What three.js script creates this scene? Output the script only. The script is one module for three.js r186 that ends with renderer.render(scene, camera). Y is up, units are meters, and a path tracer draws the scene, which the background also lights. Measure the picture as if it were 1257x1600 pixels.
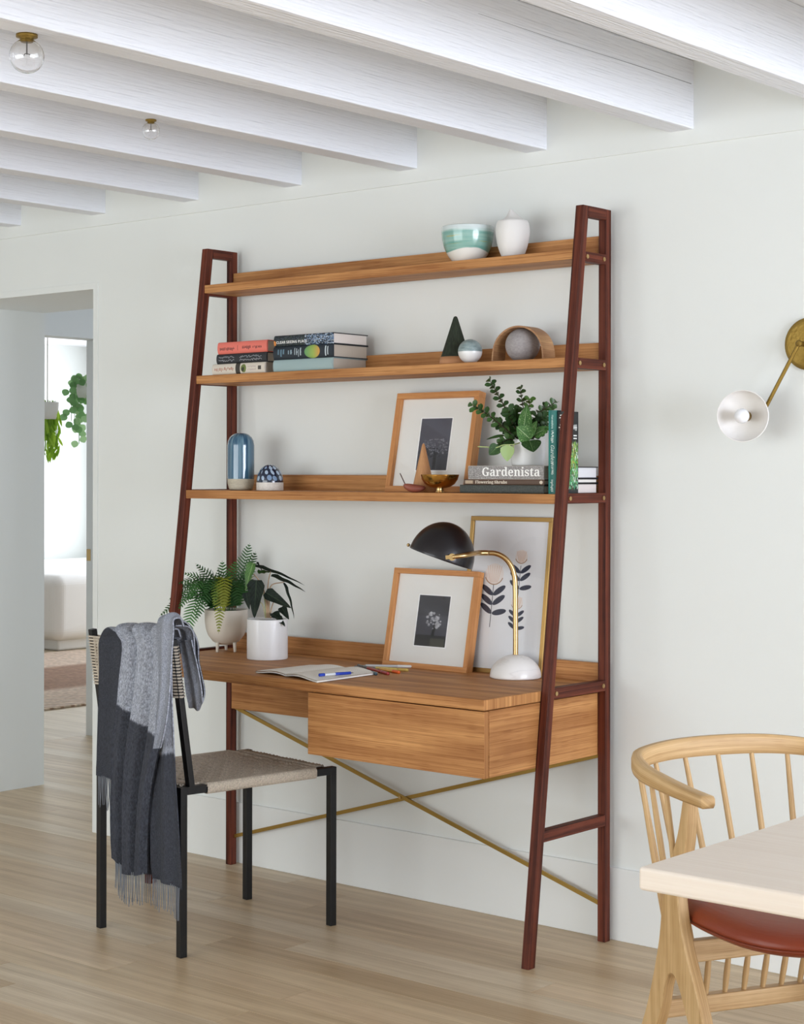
import * as THREE from 'three';
import { RoundedBoxGeometry } from 'three/addons/geometries/RoundedBoxGeometry.js';
import { mergeGeometries } from 'three/addons/utils/BufferGeometryUtils.js';
import { RectAreaLightUniformsLib } from 'three/addons/lights/RectAreaLightUniformsLib.js';

// ---------------------------------------------------------------- camera, sky, window light, exposure
const scene = new THREE.Scene();
const W = 1257, H = 1600, FOCAL = 2749.3, YAW = THREE.MathUtils.degToRad(40.254), ROLL = THREE.MathUtils.degToRad(0.1025);
const PPX = 628.5, PPY = 738.8;
const EYE = new THREE.Vector3(3.5552, 1.3634, 4.3328);
const camera = new THREE.PerspectiveCamera(2 * Math.atan(H / 2 / FOCAL) * 180 / Math.PI, W / H, 0.05, 60);
camera.position.copy(EYE);
camera.rotation.set(0, YAW, ROLL, 'YXZ');
camera.setViewOffset(W, H, 0, H / 2 - PPY, W, H);
scene.add(camera);

scene.background = new THREE.Color(0.86, 0.93, 1.0);
RectAreaLightUniformsLib.init();
function windowLight(name, width, height, from, to, color, intensity) {
  const l = new THREE.RectAreaLight(color, intensity, width, height);
  l.name = name; l.position.set(...from); l.lookAt(...to); l.castShadow = true; scene.add(l);
}
windowLight('right_window_daylight', 3.6, 2.05, [7.34, 1.25, 2.0], [0, 1.25, 2.0], 0xe9f0ff, 11.2);
windowLight('front_window_daylight', 4.8, 2.05, [-0.5, 1.25, 6.54], [-0.5, 1.25, 0], 0xf0f5f6, 3.6);
windowLight('added_passage_light', 1.7, 1.8, [-1.55, 1.3, -2.80], [-1.55, 1.3, 0], 0xe0eaff, 1.5);  // unseen fill light, added to brighten the passage and doorway reveal
windowLight('bedroom_window_daylight', 3.4, 2.0, [-7.1, 1.3, -6.34], [-7.1, 1.3, 0], 0xf2f7ff, 3.7);

const renderer = new THREE.WebGLRenderer({ antialias: true });
renderer.toneMapping = THREE.LinearToneMapping;
renderer.toneMappingExposure = 1.23;
renderer.shadowMap.enabled = true;

// ---------------------------------------------------------------- small helpers
function rng(seed) { let s = seed >>> 0; return () => { s = (s + 0x6D2B79F5) >>> 0; let t = s; t = Math.imul(t ^ (t >>> 15), t | 1); t ^= t + Math.imul(t ^ (t >>> 7), t | 61); return ((t ^ (t >>> 14)) >>> 0) / 4294967296; }; }
const R0 = rng(11);
const V = (x, y, z) => new THREE.Vector3(x, y, z);
const clamp = (x, a = 0, b = 1) => Math.min(b, Math.max(a, x));
const lerp = (a, b, t) => a + (b - a) * t;
const smooth = (a, b, x) => { const t = clamp((x - a) / (b - a)); return t * t * (3 - 2 * t); };
const RIGHT = V(Math.cos(YAW), 0, -Math.sin(YAW)), BACK = V(Math.sin(YAW), 0, Math.cos(YAW)), UP = V(0, 1, 0);
function rayDir(px, py) {
  const du = px - PPX, dv = py - PPY, c = Math.cos(ROLL), s = Math.sin(ROLL);
  const u = du * c + dv * s, v = -du * s + dv * c;
  return BACK.clone().negate().addScaledVector(RIGHT, u / FOCAL).addScaledVector(UP, -v / FOCAL);
}
function at(px, py, axis, val) { const d = rayDir(px, py); return EYE.clone().addScaledVector(d, (val - EYE[axis]) / d[axis]); }
function onPlane(px, py, p0, n) { const d = rayDir(px, py); return EYE.clone().addScaledVector(d, p0.clone().sub(EYE).dot(n) / d.dot(n)); }
const pxScale = (p) => FOCAL / -p.clone().sub(EYE).dot(BACK);        // picture pixels per metre at a point

const taken = {};
function numbered(name) { const n = taken[name] || 0; taken[name] = n + 1; return n ? `${name}_${String(n).padStart(3, '0')}` : name; }
function mesh(name, geo, mat, parent) {
  const m = new THREE.Mesh(geo, mat); m.name = parent ? name : numbered(name); m.castShadow = m.receiveShadow = true;
  (parent || scene).add(m); return m;
}
function thing(name, label, category, pos = [0, 0, 0], turn = 0, group) {
  const o = new THREE.Group(); o.name = numbered(name); o.position.set(...(pos.isVector3 ? pos.toArray() : pos)); o.rotation.y = turn;
  o.userData = { label, category }; if (group) o.userData.group = group; scene.add(o); return o;
}
function struct(name, label, geo, mat) {
  const o = geo ? mesh(name, geo, mat) : (() => { const g = new THREE.Group(); g.name = numbered(name); scene.add(g); return g; })();
  o.userData = { kind: 'structure', label, category: name.split('_')[0] }; return o;
}

// ---------------------------------------------------------------- geometry
const plain = (g) => { const o = g.index ? g.toNonIndexed() : g; for (const k of Object.keys(o.attributes)) if (!['position', 'normal', 'uv'].includes(k)) o.deleteAttribute(k); return o; };
const merge = (list) => mergeGeometries(list.map(plain), false);
// uv in metres, u running with the grain (axis 0, 1 or 2)
function grainUV(g0, axis, seed = R0()) {
  const g = plain(g0), p = g.attributes.position, uv = new Float32Array(p.count * 2), ou = seed * 7.31, ov = seed * 3.77;
  const a = V(), b = V(), c = V(), n = V();
  for (let i = 0; i < p.count; i += 3) {
    a.fromBufferAttribute(p, i); b.fromBufferAttribute(p, i + 1); c.fromBufferAttribute(p, i + 2);
    n.copy(b).sub(a).cross(c.clone().sub(a));
    const w = [Math.abs(n.x), Math.abs(n.y), Math.abs(n.z)], k = w.indexOf(Math.max(...w));
    const others = [0, 1, 2].filter((q) => q !== k);
    let ua = axis, va = others.find((q) => q !== axis), end = false;
    if (k === axis) { ua = others[0]; va = others[1]; end = true; }
    [a, b, c].forEach((q, j) => { const e = q.toArray(); uv[(i + j) * 2] = (end ? e[ua] * 0.3 : e[ua]) + ou + k * 0.173; uv[(i + j) * 2 + 1] = e[va] + ov + k * 0.061; });
  }
  g.setAttribute('uv', new THREE.BufferAttribute(uv, 2)); return g;
}
function box(x0, x1, y0, y1, z0, z1, axis = 0, r = 0.0015) {
  const w = x1 - x0, h = y1 - y0, d = z1 - z0, rr = Math.min(r, w / 2.2, h / 2.2, d / 2.2);
  const g = r > 0 ? new RoundedBoxGeometry(w, h, d, 1, rr) : new THREE.BoxGeometry(w, h, d);
  g.translate((x0 + x1) / 2, (y0 + y1) / 2, (z0 + z1) / 2); return grainUV(g, axis);
}
function barBetween(a, b, w, h, axis = 1, up = UP) {                 // a square bar from a to b
  const d = b.clone().sub(a), L = d.length(), g = grainUV(new RoundedBoxGeometry(w, L, h, 1, Math.min(w, h) * 0.12), 1);
  const y = d.normalize(), x = up.clone().cross(y); if (x.lengthSq() < 1e-6) x.set(1, 0, 0); x.normalize(); const z = x.clone().cross(y);
  g.applyMatrix4(new THREE.Matrix4().makeBasis(x, y, z).setPosition(a.clone().add(b).multiplyScalar(0.5))); return g;
}
function tube(pts, rad, seg = 24, sides = 8, caps = true) {           // tapered tube, rad number or function of t
  const curve = pts.length > 2 ? new THREE.CatmullRomCurve3(pts) : new THREE.LineCurve3(pts[0], pts[1]);
  const fr = curve.computeFrenetFrames(seg, false), pos = [], uv = [], idx = [], L = curve.getLength();
  const r = typeof rad === 'function' ? rad : () => rad;
  for (let i = 0; i <= seg; i++) {
    const t = i / seg, c = curve.getPointAt(t);
    for (let j = 0; j <= sides; j++) {
      const a = j / sides * Math.PI * 2, n = fr.normals[i].clone().multiplyScalar(Math.cos(a)).addScaledVector(fr.binormals[i], Math.sin(a));
      c.clone().addScaledVector(n, r(t)).toArray(pos, pos.length); uv.push(t * L, j / sides * 0.05);
    }
  }
  for (let i = 0; i < seg; i++) for (let j = 0; j < sides; j++) { const a = i * (sides + 1) + j, b = a + sides + 1; idx.push(a, b, a + 1, b, b + 1, a + 1); }
  if (caps) for (const e of [0, seg]) {
    const c = curve.getPointAt(e / seg), k = pos.length / 3; c.toArray(pos, pos.length); uv.push(0, 0);
    for (let j = 0; j < sides; j++) { const a = e * (sides + 1) + j; if (e) idx.push(a, k, a + 1); else idx.push(a + 1, k, a); }
  }
  // outward check: frames above give outward faces with (a, b, a+1) reversed for right-handed bases
  for (let i = 0; i < idx.length; i += 3) { const q = idx[i + 1]; idx[i + 1] = idx[i + 2]; idx[i + 2] = q; }
  const g = new THREE.BufferGeometry(); g.setAttribute('position', new THREE.Float32BufferAttribute(pos, 3)); g.setAttribute('uv', new THREE.Float32BufferAttribute(uv, 2));
  g.setIndex(idx); g.computeVertexNormals(); return g;
}
const lathe = (pts, seg = 48) => new THREE.LatheGeometry(pts.map((p) => new THREE.Vector2(p[0], p[1])), seg);
function cyl(r0, r1, h, seg = 24) { return new THREE.CylinderGeometry(r1, r0, h, seg); }
function planarUV(g0, au, av) {                                        // 0..1 over the bounding box
  const g = plain(g0), p = g.attributes.position; g.computeBoundingBox(); const lo = g.boundingBox.min.toArray(), hi = g.boundingBox.max.toArray(), uv = [];
  for (let i = 0; i < p.count; i++) { const e = [p.getX(i), p.getY(i), p.getZ(i)]; uv.push((e[au] - lo[au]) / (hi[au] - lo[au] || 1), (e[av] - lo[av]) / (hi[av] - lo[av] || 1)); }
  g.setAttribute('uv', new THREE.Float32BufferAttribute(uv, 2)); return g;
}
// smooth sheet through a net of control points (rows of Vector3), with thickness
function sheet(net, nu, nv, thick, bump, closed = true) {
  const rows = net.map((r) => new THREE.CatmullRomCurve3(r)), P = [];
  for (let i = 0; i <= nu; i++) {
    const col = new THREE.CatmullRomCurve3(rows.map((r) => r.getPoint(i / nu)), false, 'centripetal'); P.push([]);
    for (let j = 0; j <= nv; j++) P[i].push(col.getPoint(j / nv));
  }
  const N = P.map((c, i) => c.map((_, j) => {
    const a = P[Math.min(nu, i + 1)][j].clone().sub(P[Math.max(0, i - 1)][j]), b = P[i][Math.min(nv, j + 1)].clone().sub(P[i][Math.max(0, j - 1)]);
    return b.cross(a).normalize();
  }));
  const pos = [], uv = [], idx = [], id = (s, i, j) => s * (nu + 1) * (nv + 1) + i * (nv + 1) + j;
  for (const s of [1, -1]) for (let i = 0; i <= nu; i++) for (let j = 0; j <= nv; j++) {
    const d = (bump ? bump(i / nu, j / nv) : 0) + s * thick / 2;
    P[i][j].clone().addScaledVector(N[i][j], d).toArray(pos, pos.length); uv.push(i / nu, 1 - j / nv);
  }
  for (const s of [0, 1]) for (let i = 0; i < nu; i++) for (let j = 0; j < nv; j++) {
    const a = id(s, i, j), b = id(s, i + 1, j), c = id(s, i + 1, j + 1), d = id(s, i, j + 1);
    if (s === 0) idx.push(a, d, b, b, d, c); else idx.push(a, b, d, b, c, d);
  }
  const rim = (i, j, k, l) => { const a = id(0, i, j), b = id(0, k, l), c = id(1, k, l), d = id(1, i, j); idx.push(a, b, c, a, c, d); };
  if (closed) { for (let j = 0; j < nv; j++) { rim(0, j, 0, j + 1); rim(nu, j + 1, nu, j); } for (let i = 0; i < nu; i++) { rim(i + 1, 0, i, 0); rim(i, nv, i + 1, nv); } }
  const g = new THREE.BufferGeometry(); g.setAttribute('position', new THREE.Float32BufferAttribute(pos, 3)); g.setAttribute('uv', new THREE.Float32BufferAttribute(uv, 2));
  g.setIndex(idx); g.computeVertexNormals(); return g;
}
// a leaf along +y from the origin, its upper face to +z; fold lifts the margins, droop bends the tip to -z
function leafGeo(len, wid, { prof = (t) => Math.sin(Math.PI * Math.pow(t, 0.8)), fold = 0.25, droop = 0.3, wave = 0, nl = 8, nw = 4 } = {}) {
  const pos = [], uv = [], idx = [];
  for (let i = 0; i <= nl; i++) for (let j = 0; j <= nw; j++) {
    const t = i / nl, s = j / nw * 2 - 1, w = wid / 2 * Math.max(0.001, prof(t));
    pos.push(s * w, len * t * (1 - 0.25 * Math.abs(droop) * t), Math.abs(s) * w * fold - droop * len * t * t * 0.6 + wave * Math.sin(t * 16) * Math.abs(s) * w); uv.push(j / nw, t);
  }
  for (let i = 0; i < nl; i++) for (let j = 0; j < nw; j++) { const a = i * (nw + 1) + j, b = a + nw + 1; idx.push(a, a + 1, b, b, a + 1, b + 1); }
  const g = new THREE.BufferGeometry(); g.setAttribute('position', new THREE.Float32BufferAttribute(pos, 3)); g.setAttribute('uv', new THREE.Float32BufferAttribute(uv, 2));
  g.setIndex(idx); g.computeVertexNormals(); return g;
}
function aim(g, origin, dir, normalHint) {                             // turn a leaf so that +y runs along dir and +z looks towards the hint
  const y = dir.clone().normalize(), x = y.clone().cross(normalHint).normalize(), z = x.clone().cross(y);
  return g.applyMatrix4(new THREE.Matrix4().makeBasis(x, y, z).setPosition(origin));
}

// ---------------------------------------------------------------- procedural textures
function hash(x, y, s) { let h = Math.imul(x, 374761393) ^ Math.imul(y, 668265263) ^ Math.imul(s, 2147483647 ^ 97); h = Math.imul(h ^ (h >>> 13), 1274126177); return ((h ^ (h >>> 16)) >>> 0) / 4294967296; }
function noise(x, y, px, py, s) {                                       // tiles after px, py cells
  const xi = Math.floor(x), yi = Math.floor(y), fx = x - xi, fy = y - yi, u = fx * fx * (3 - 2 * fx), v = fy * fy * (3 - 2 * fy);
  const m = (a, n) => ((a % n) + n) % n, x0 = m(xi, px), x1 = m(xi + 1, px), y0 = m(yi, py), y1 = m(yi + 1, py);
  return lerp(lerp(hash(x0, y0, s), hash(x1, y0, s), u), lerp(hash(x0, y1, s), hash(x1, y1, s), u), v);
}
function fbm(x, y, px, py, s, o = 4) { let a = 0, w = 0.5, n = 0; for (let i = 0; i < o; i++) { a += w * noise(x, y, px, py, s + i); n += w; x *= 2; y *= 2; px *= 2; py *= 2; w *= 0.5; } return a / n; }
function dataTex(w, h, fn, srgb = true) {
  const d = new Uint8Array(w * h * 4);
  for (let y = 0; y < h; y++) for (let x = 0; x < w; x++) { const c = fn(x / w, y / h), k = (y * w + x) * 4; d[k] = c[0]; d[k + 1] = c[1]; d[k + 2] = c[2]; d[k + 3] = 255; }
  const t = new THREE.DataTexture(d, w, h, THREE.RGBAFormat); t.magFilter = THREE.LinearFilter; t.minFilter = THREE.LinearMipmapLinearFilter; t.generateMipmaps = true;
  t.wrapS = t.wrapT = THREE.RepeatWrapping; if (srgb) t.colorSpace = THREE.SRGBColorSpace; t.needsUpdate = true; return t;
}
function woodTex(dark, light, o) {                                      // u = grain direction
  const { rings = 5, warp = 1.1, pores = 0.35, contrast = 1, seed = 1, w = 1024, h = 512 } = o;
  const val = (u, v) => {
    const wv = fbm(u * 2, v * 3, 2, 3, seed, 3) - 0.5;
    const ring = 0.5 + 0.5 * Math.sin(Math.PI * 2 * (v * rings + warp * 2 * wv));
    const streak = fbm(u * 4, v * 48, 4, 48, seed + 20, 3), fine = noise(u * 24, v * 220, 24, 220, seed + 40), big = fbm(u * 2, v * 6, 2, 6, seed + 60, 2);
    const s2 = fbm(u * 5, v * 130, 5, 130, seed + 50, 2);
    let t = 0.20 * ring + 0.24 * streak + 0.34 * s2 + 0.22 * big; t = 0.5 + (t - 0.5) * 1.7 * contrast;
    return [clamp(t), smooth(0.62, 0.9, fine) * pores];
  };
  const map = dataTex(w, h, (u, v) => { const [t, p] = val(u, v), k = clamp(t - p * 0.9); return [0, 1, 2].map((i) => lerp(dark[i], light[i], k)); });
  return map;
}
function metric(t, su, sv) { t.repeat.set(1 / su, 1 / sv); return t; }
const mat = (o) => new THREE.MeshStandardMaterial(o);
const phys = (o) => new THREE.MeshPhysicalMaterial(o);
function canvasTex(w, h, draw) { const c = document.createElement('canvas'); c.width = w; c.height = h; const x = c.getContext('2d'); draw(x, w, h); const t = new THREE.CanvasTexture(c); t.colorSpace = THREE.SRGBColorSpace; t.anisotropy = 8; return t; }

const oakMap = metric(woodTex([148, 94, 50], [222, 166, 106], { rings: 3, seed: 3, pores: 0.3, contrast: 0.9 }), 1.3, 0.3);
const walnutMap = metric(woodTex([46, 17, 11], [136, 70, 48], { rings: 4, seed: 9, pores: 0.3 }), 1.2, 0.12);
const paleOakMap = metric(woodTex([176, 138, 88], [226, 194, 146], { rings: 3, seed: 15, pores: 0.3, contrast: 0.8 }), 0.9, 0.2);
const tableMap = metric(woodTex([228, 213, 197], [244, 235, 223], { rings: 2, seed: 23, pores: 0.15, contrast: 0.6 }), 1.4, 0.4);
const floorMap = metric(woodTex([186, 165, 135], [230, 214, 188], { rings: 2, seed: 31, pores: 0.28, contrast: 0.9 }), 1.7, 0.25);
const beamBump = metric(dataTex(1024, 512, (u, v) => { const k = 255 * clamp(0.5 * fbm(u * 6, v * 60, 6, 60, 70, 3) + 0.5 * noise(u * 30, v * 90, 30, 90, 74)); return [k, k, k]; }, false), 1.6, 0.3);
const plaster = metric(dataTex(512, 512, (u, v) => { const k = 255 * fbm(u * 24, v * 24, 24, 24, 81, 4); return [k, k, k]; }, false), 0.6, 0.6);

const MAT = {
  oak: phys({ map: oakMap, bumpMap: oakMap, bumpScale: 0.0004, roughness: 0.55, specularIntensity: 0.6 }),
  walnut: phys({ map: walnutMap, bumpMap: walnutMap, bumpScale: 0.0003, roughness: 0.5, specularIntensity: 0.4 }),
  paleOak: mat({ map: paleOakMap, roughness: 0.5 }),
  table: mat({ map: tableMap, roughness: 0.5 }),
  wall: mat({ color: 0xeaedea, roughness: 0.92, bumpMap: plaster, bumpScale: 0.0003 }),
  trim: mat({ color: 0xebedeb, roughness: 0.7 }),
  beam: mat({ color: 0xebedf2, roughness: 0.6, bumpMap: beamBump, bumpScale: 0.0022 }),
  ceiling: mat({ color: 0xe9e9ea, roughness: 0.9 }),
  black: mat({ color: 0x131416, roughness: 0.42, metalness: 0.2 }),
  brass: mat({ color: 0xc6a876, metalness: 1, roughness: 0.28 }),
  brassBar: mat({ color: 0xa98a48, metalness: 0.85, roughness: 0.38 }),
  agedBrass: mat({ color: 0x8d7338, metalness: 0.9, roughness: 0.45, bumpMap: plaster, bumpScale: 0.001 }),
  goldFrame: mat({ color: 0xb4925a, metalness: 0.85, roughness: 0.35 }),
  whiteGlaze: phys({ color: 0xe9e9e8, roughness: 0.35, clearcoat: 0.3 }),
  white: mat({ color: 0xeceae7, roughness: 0.55 }),
  cream: mat({ color: 0xe2dbce, roughness: 0.6 }),
  soil: mat({ color: 0x2a1f18, roughness: 1 }),
  paper: mat({ color: 0xe8e2d8, roughness: 0.9 }),
  page: mat({ color: 0xd9cdbd, roughness: 0.95, bumpMap: metric(dataTex(8, 256, (u, v) => { const k = 255 * hash(0, Math.floor(v * 256), 5); return [k, k, k]; }, false), 0.05, 0.02), bumpScale: 0.0006 }),
};

// ---------------------------------------------------------------- the room: floor, walls, beams, openings
const CEIL = 2.53, XR = 7.4, XL = -5.0, ZF = 6.6, THK = 0.52;
{
  const floor = struct('floor', 'pale oak plank floor');
  mesh('subfloor', box(XL - 0.2, XR + 0.2, -0.16, -0.013, -0.0, ZF + 0.2, 0, 0), mat({ color: 0x6d5a45, roughness: 0.9 }), floor);
  mesh('subfloor', box(-9.6, 0.6, -0.16, -0.013, -6.7, 0, 0, 0), mat({ color: 0x6d5a45, roughness: 0.9 }), floor);
  const tones = [0xffffff, 0xf3ebe0, 0xfaf4ea, 0xece2d4, 0xfff8f0].map((c) => mat({ color: c, map: floorMap, bumpMap: floorMap, bumpScale: 0.0004, roughness: 0.4 }));
  const r = rng(77), pw = 0.118;
  const row = (z0, xa, xb) => {
    let x = xa - r() * 1.5;
    while (x < xb) {
      const L = 1.3 + r() * 1.3, a = Math.max(x, xa), b = Math.min(x + L, xb); x += L;
      if (b - a < 0.05) continue;
      const g = grainUV(new RoundedBoxGeometry(b - a - 0.0008, 0.013, pw - 0.0008, 1, 0.0007), 0, r()); g.translate((a + b) / 2, -0.0065, z0 + pw / 2);
      mesh('plank', g, tones[Math.floor(r() * tones.length)], floor);
    }
  };
  for (let k = 0; k < 28; k++) row(k * pw, XL, XR);
  mesh('far_boards', box(XL, XR, -0.013, 0, 28 * pw, ZF, 0, 0), tones[1], floor).userData.kind = 'stuff';
  for (let k = 1; k <= 24; k++) row(-k * pw, k * pw < THK + 0.02 ? -2.6 : -3.595, k * pw < THK + 0.02 ? -1.64 : -0.4);
  mesh('bedroom_boards', box(-9.5, -3.595, -0.013, 0, -6.5, -THK, 0, 0), tones[0], floor);
}
const OPEN_L = -2.6, OPEN_R = -1.645, OPEN_T = 2.058;
{
  const wb = struct('wall_back', 'white painted wall behind the ladder desk, with a deep doorway cut through it', merge([
    box(OPEN_R, XR + 0.2, 0, CEIL, -THK, 0, 0, 0), box(OPEN_L, OPEN_R, OPEN_T, CEIL, -THK, 0, 0, 0), box(-9.5, OPEN_L, 0, CEIL, -THK, 0, 0, 0)]), MAT.wall);
  struct('trim_1', 'white frieze board along the top of the back wall', box(XL, XR, 2.293, CEIL, -0.002, 0.006, 0, 0.001), MAT.wall);
  struct('trim_2', 'thin white bead around the doorway', merge([box(OPEN_R - 0.001, OPEN_R + 0.026, 0, OPEN_T + 0.024, -0.03, 0.0035, 1, 0.001), box(OPEN_L - 0.02, OPEN_R, OPEN_T - 0.001, OPEN_T + 0.024, -0.03, 0.0035, 0, 0.001)]), MAT.wall);
  struct('baseboard_back', 'tall plain white baseboard along the back wall', box(OPEN_R + 0.028, XR, 0, 0.211, -0.002, 0.009, 0, 0.0015), MAT.trim);
  // right and front walls with the large windows that light the room (both beside or behind the viewer)
  const wr = struct('wall_right', 'white side wall with a wide window', merge([box(XR, XR + 0.2, 0, CEIL, 0, 0.2, 0, 0), box(XR, XR + 0.2, 0, CEIL, 3.8, ZF + 0.2, 0, 0), box(XR, XR + 0.2, 0, 0.22, 0.2, 3.8, 0, 0), box(XR, XR + 0.2, 2.28, CEIL, 0.2, 3.8, 0, 0)]), MAT.wall);
  const wf = struct('wall_front', 'white wall with a wide window facing the desk', merge([box(XL - 0.2, -2.9, 0, CEIL, ZF, ZF + 0.2, 0, 0), box(1.9, XR + 0.2, 0, CEIL, ZF, ZF + 0.2, 0, 0), box(-2.9, 1.9, 0, 0.22, ZF, ZF + 0.2, 0, 0), box(-2.9, 1.9, 2.28, CEIL, ZF, ZF + 0.2, 0, 0)]), MAT.wall);
  struct('wall_left', 'plain white side wall', box(XL - 0.2, XL, 0, CEIL, 0, ZF, 0, 0), MAT.wall);
  const glass = phys({ color: 0xffffff, transmission: 1, thickness: 0, roughness: 0, ior: 1.45 });
  const frame = (name, label, alongX, a, b, c) => {
    const o = struct(name, label), n = 4;
    for (let i = 0; i <= n; i++) { const s = lerp(a, b, i / n); mesh('mullion', alongX ? box(s - 0.025, s + 0.025, 0.22, 2.28, c - 0.03, c + 0.03, 1, 0) : box(c - 0.03, c + 0.03, 0.22, 2.28, s - 0.025, s + 0.025, 1, 0), MAT.trim, o); }
    for (let i = 0; i < n; i++) { const s = lerp(a, b, i / n) + 0.025, e = lerp(a, b, (i + 1) / n) - 0.025; mesh('pane', alongX ? box(s, e, 0.22, 2.28, c - 0.003, c + 0.003, 0, 0) : box(c - 0.003, c + 0.003, 0.22, 2.28, s, e, 0, 0), glass, o); }
  };
  frame('window_1', 'wide window in the side wall', false, 0.2, 3.8, XR + 0.12);
  frame('window_2', 'wide window in the front wall', true, -2.9, 1.9, ZF + 0.12);
  // passage behind the deep doorway and the bedroom beyond it
  struct('wall_passage', 'white walls of the passage behind the doorway', merge([
    box(-3.595, -3.475, 0, CEIL, -2.95, -1.60, 0, 0), box(-3.595, -3.475, 0, CEIL, -0.74, -THK, 0, 0), box(-3.595, -3.475, 2.047, CEIL, -1.60, -0.74, 0, 0),
    box(-3.595, -2.4, 0, CEIL, -2.95, -2.83, 0, 0), box(-0.7, -0.3, 0, CEIL, -2.95, -2.83, 0, 0), box(-2.4, -0.7, 0, 0.4, -2.95, -2.83, 0, 0), box(-2.4, -0.7, 2.2, CEIL, -2.95, -2.83, 0, 0), box(-0.4, -0.3, 0, CEIL, -2.83, -THK, 0, 0)]), MAT.wall);
  const d1 = struct('door_1', 'white jamb of the bedroom doorway with a brass strike plate');
  mesh('jamb', box(-3.597, -3.473, 0, 2.047, -1.602, -1.578, 1, 0.001), MAT.trim, d1);
  mesh('strike_plate', box(-3.592, -3.562, 0.905, 0.965, -1.579, -1.576, 1, 0.0005), MAT.brass, d1);
  struct('wall_bedroom', 'white bedroom walls', merge([
    box(-9.5, -9.3, 0, 2.6, -6.6, -THK, 0, 0), box(-3.595, -3.475, 0, CEIL, -6.6, -2.95, 0, 0),
    box(-9.5, -8.8, 0, 2.6, -6.6, -6.4, 0, 0), box(-5.4, -3.475, 0, 2.6, -6.6, -6.4, 0, 0), box(-8.8, -5.4, 0, 0.3, -6.6, -6.4, 0, 0), box(-8.8, -5.4, 2.3, 2.6, -6.6, -6.4, 0, 0)]), MAT.wall);
  struct('ceiling_passage', 'white ceiling of the passage and bedroom', merge([box(-9.5, -3.595, CEIL, CEIL + 0.15, -6.6, -THK, 0, 0), box(-3.595, -0.3, CEIL, CEIL + 0.15, -2.95, -THK, 0, 0)]), MAT.ceiling);
  // ceiling with its exposed beams
  const ce = struct('ceiling', 'white painted board ceiling with exposed beams');
  mesh('ceiling_board', box(-9.5, XR + 0.2, CEIL, CEIL + 0.15, -THK, ZF + 0.2, 0, 0), MAT.ceiling, ce);
  for (let i = -13; i <= 10; i++) {
    const x = 0.9698 - 0.5085 * i; if (x - 0.08 < XL || x > XR) continue;
    mesh('beam', box(x - 0.08, x, 2.3366, CEIL, 0.0, ZF, 2, 0.003), MAT.beam, ce);
  }
  // the long drying split along one beam, just under the ceiling
  const bx = 0.9698; mesh('beam_crack', tube([V(bx, 2.462, 0.02), V(bx, 2.4635, 0.25), V(bx, 2.462, 0.6), V(bx, 2.464, 1.0)], (t) => 0.0011 * (1 - 0.6 * t), 20, 5), mat({ color: 0x8a8a8c, roughness: 1 }), ce);
}
// bare glass globe bulbs screwed to the beam undersides
{
  const glass = phys({ color: 0xffffff, transmission: 1, thickness: 0.002, roughness: 0, ior: 1.5, side: THREE.DoubleSide });
  const bulb = (px, py, rad, label) => {
    const p = at(px, py, 'y', 2.3366), o = thing('globe_bulb', label, 'light bulb', p, 0);
    const base = lathe([[0, 0], [rad * 0.62, 0], [rad * 0.62, -rad * 0.16], [rad * 0.42, -rad * 0.2], [rad * 0.36, -rad * 0.42], [0, -rad * 0.42]].reverse(), 28); mesh('brass_base', base, MAT.agedBrass, o);
    const pts = []; for (let i = 0; i <= 24; i++) { const a = lerp(0.36, Math.PI, i / 24); pts.push([Math.sin(a) * rad, -rad * 1.25 + Math.cos(a) * rad]); } pts[24][0] = 0;
    const inn = pts.map(([x, y]) => [x * 0.955, -rad * 1.25 + (y + rad * 1.25) * 0.955]); mesh('glass_globe', lathe([...pts.slice().reverse(), ...inn], 48), glass, o);
    const dark = mat({ color: 0x555250, roughness: 0.5 });
    mesh('filament_post', merge([tube([V(0, -rad * 0.4, 0), V(0, -rad * 1.15, 0)], rad * 0.045, 4, 6), tube([V(-rad * 0.3, -rad * 1.2, 0), V(0, -rad * 1.12, rad * 0.1), V(rad * 0.3, -rad * 1.2, 0)], rad * 0.025, 10, 5)]), dark, o);
  };
  bulb(42, 54, 0.0385, 'clear glass globe bulb in a brass socket, the bigger of two under the white beams');
  bulb(236, 187, 0.0245, 'small clear glass globe bulb with a dark outline hanging under a white beam');
}

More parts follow.
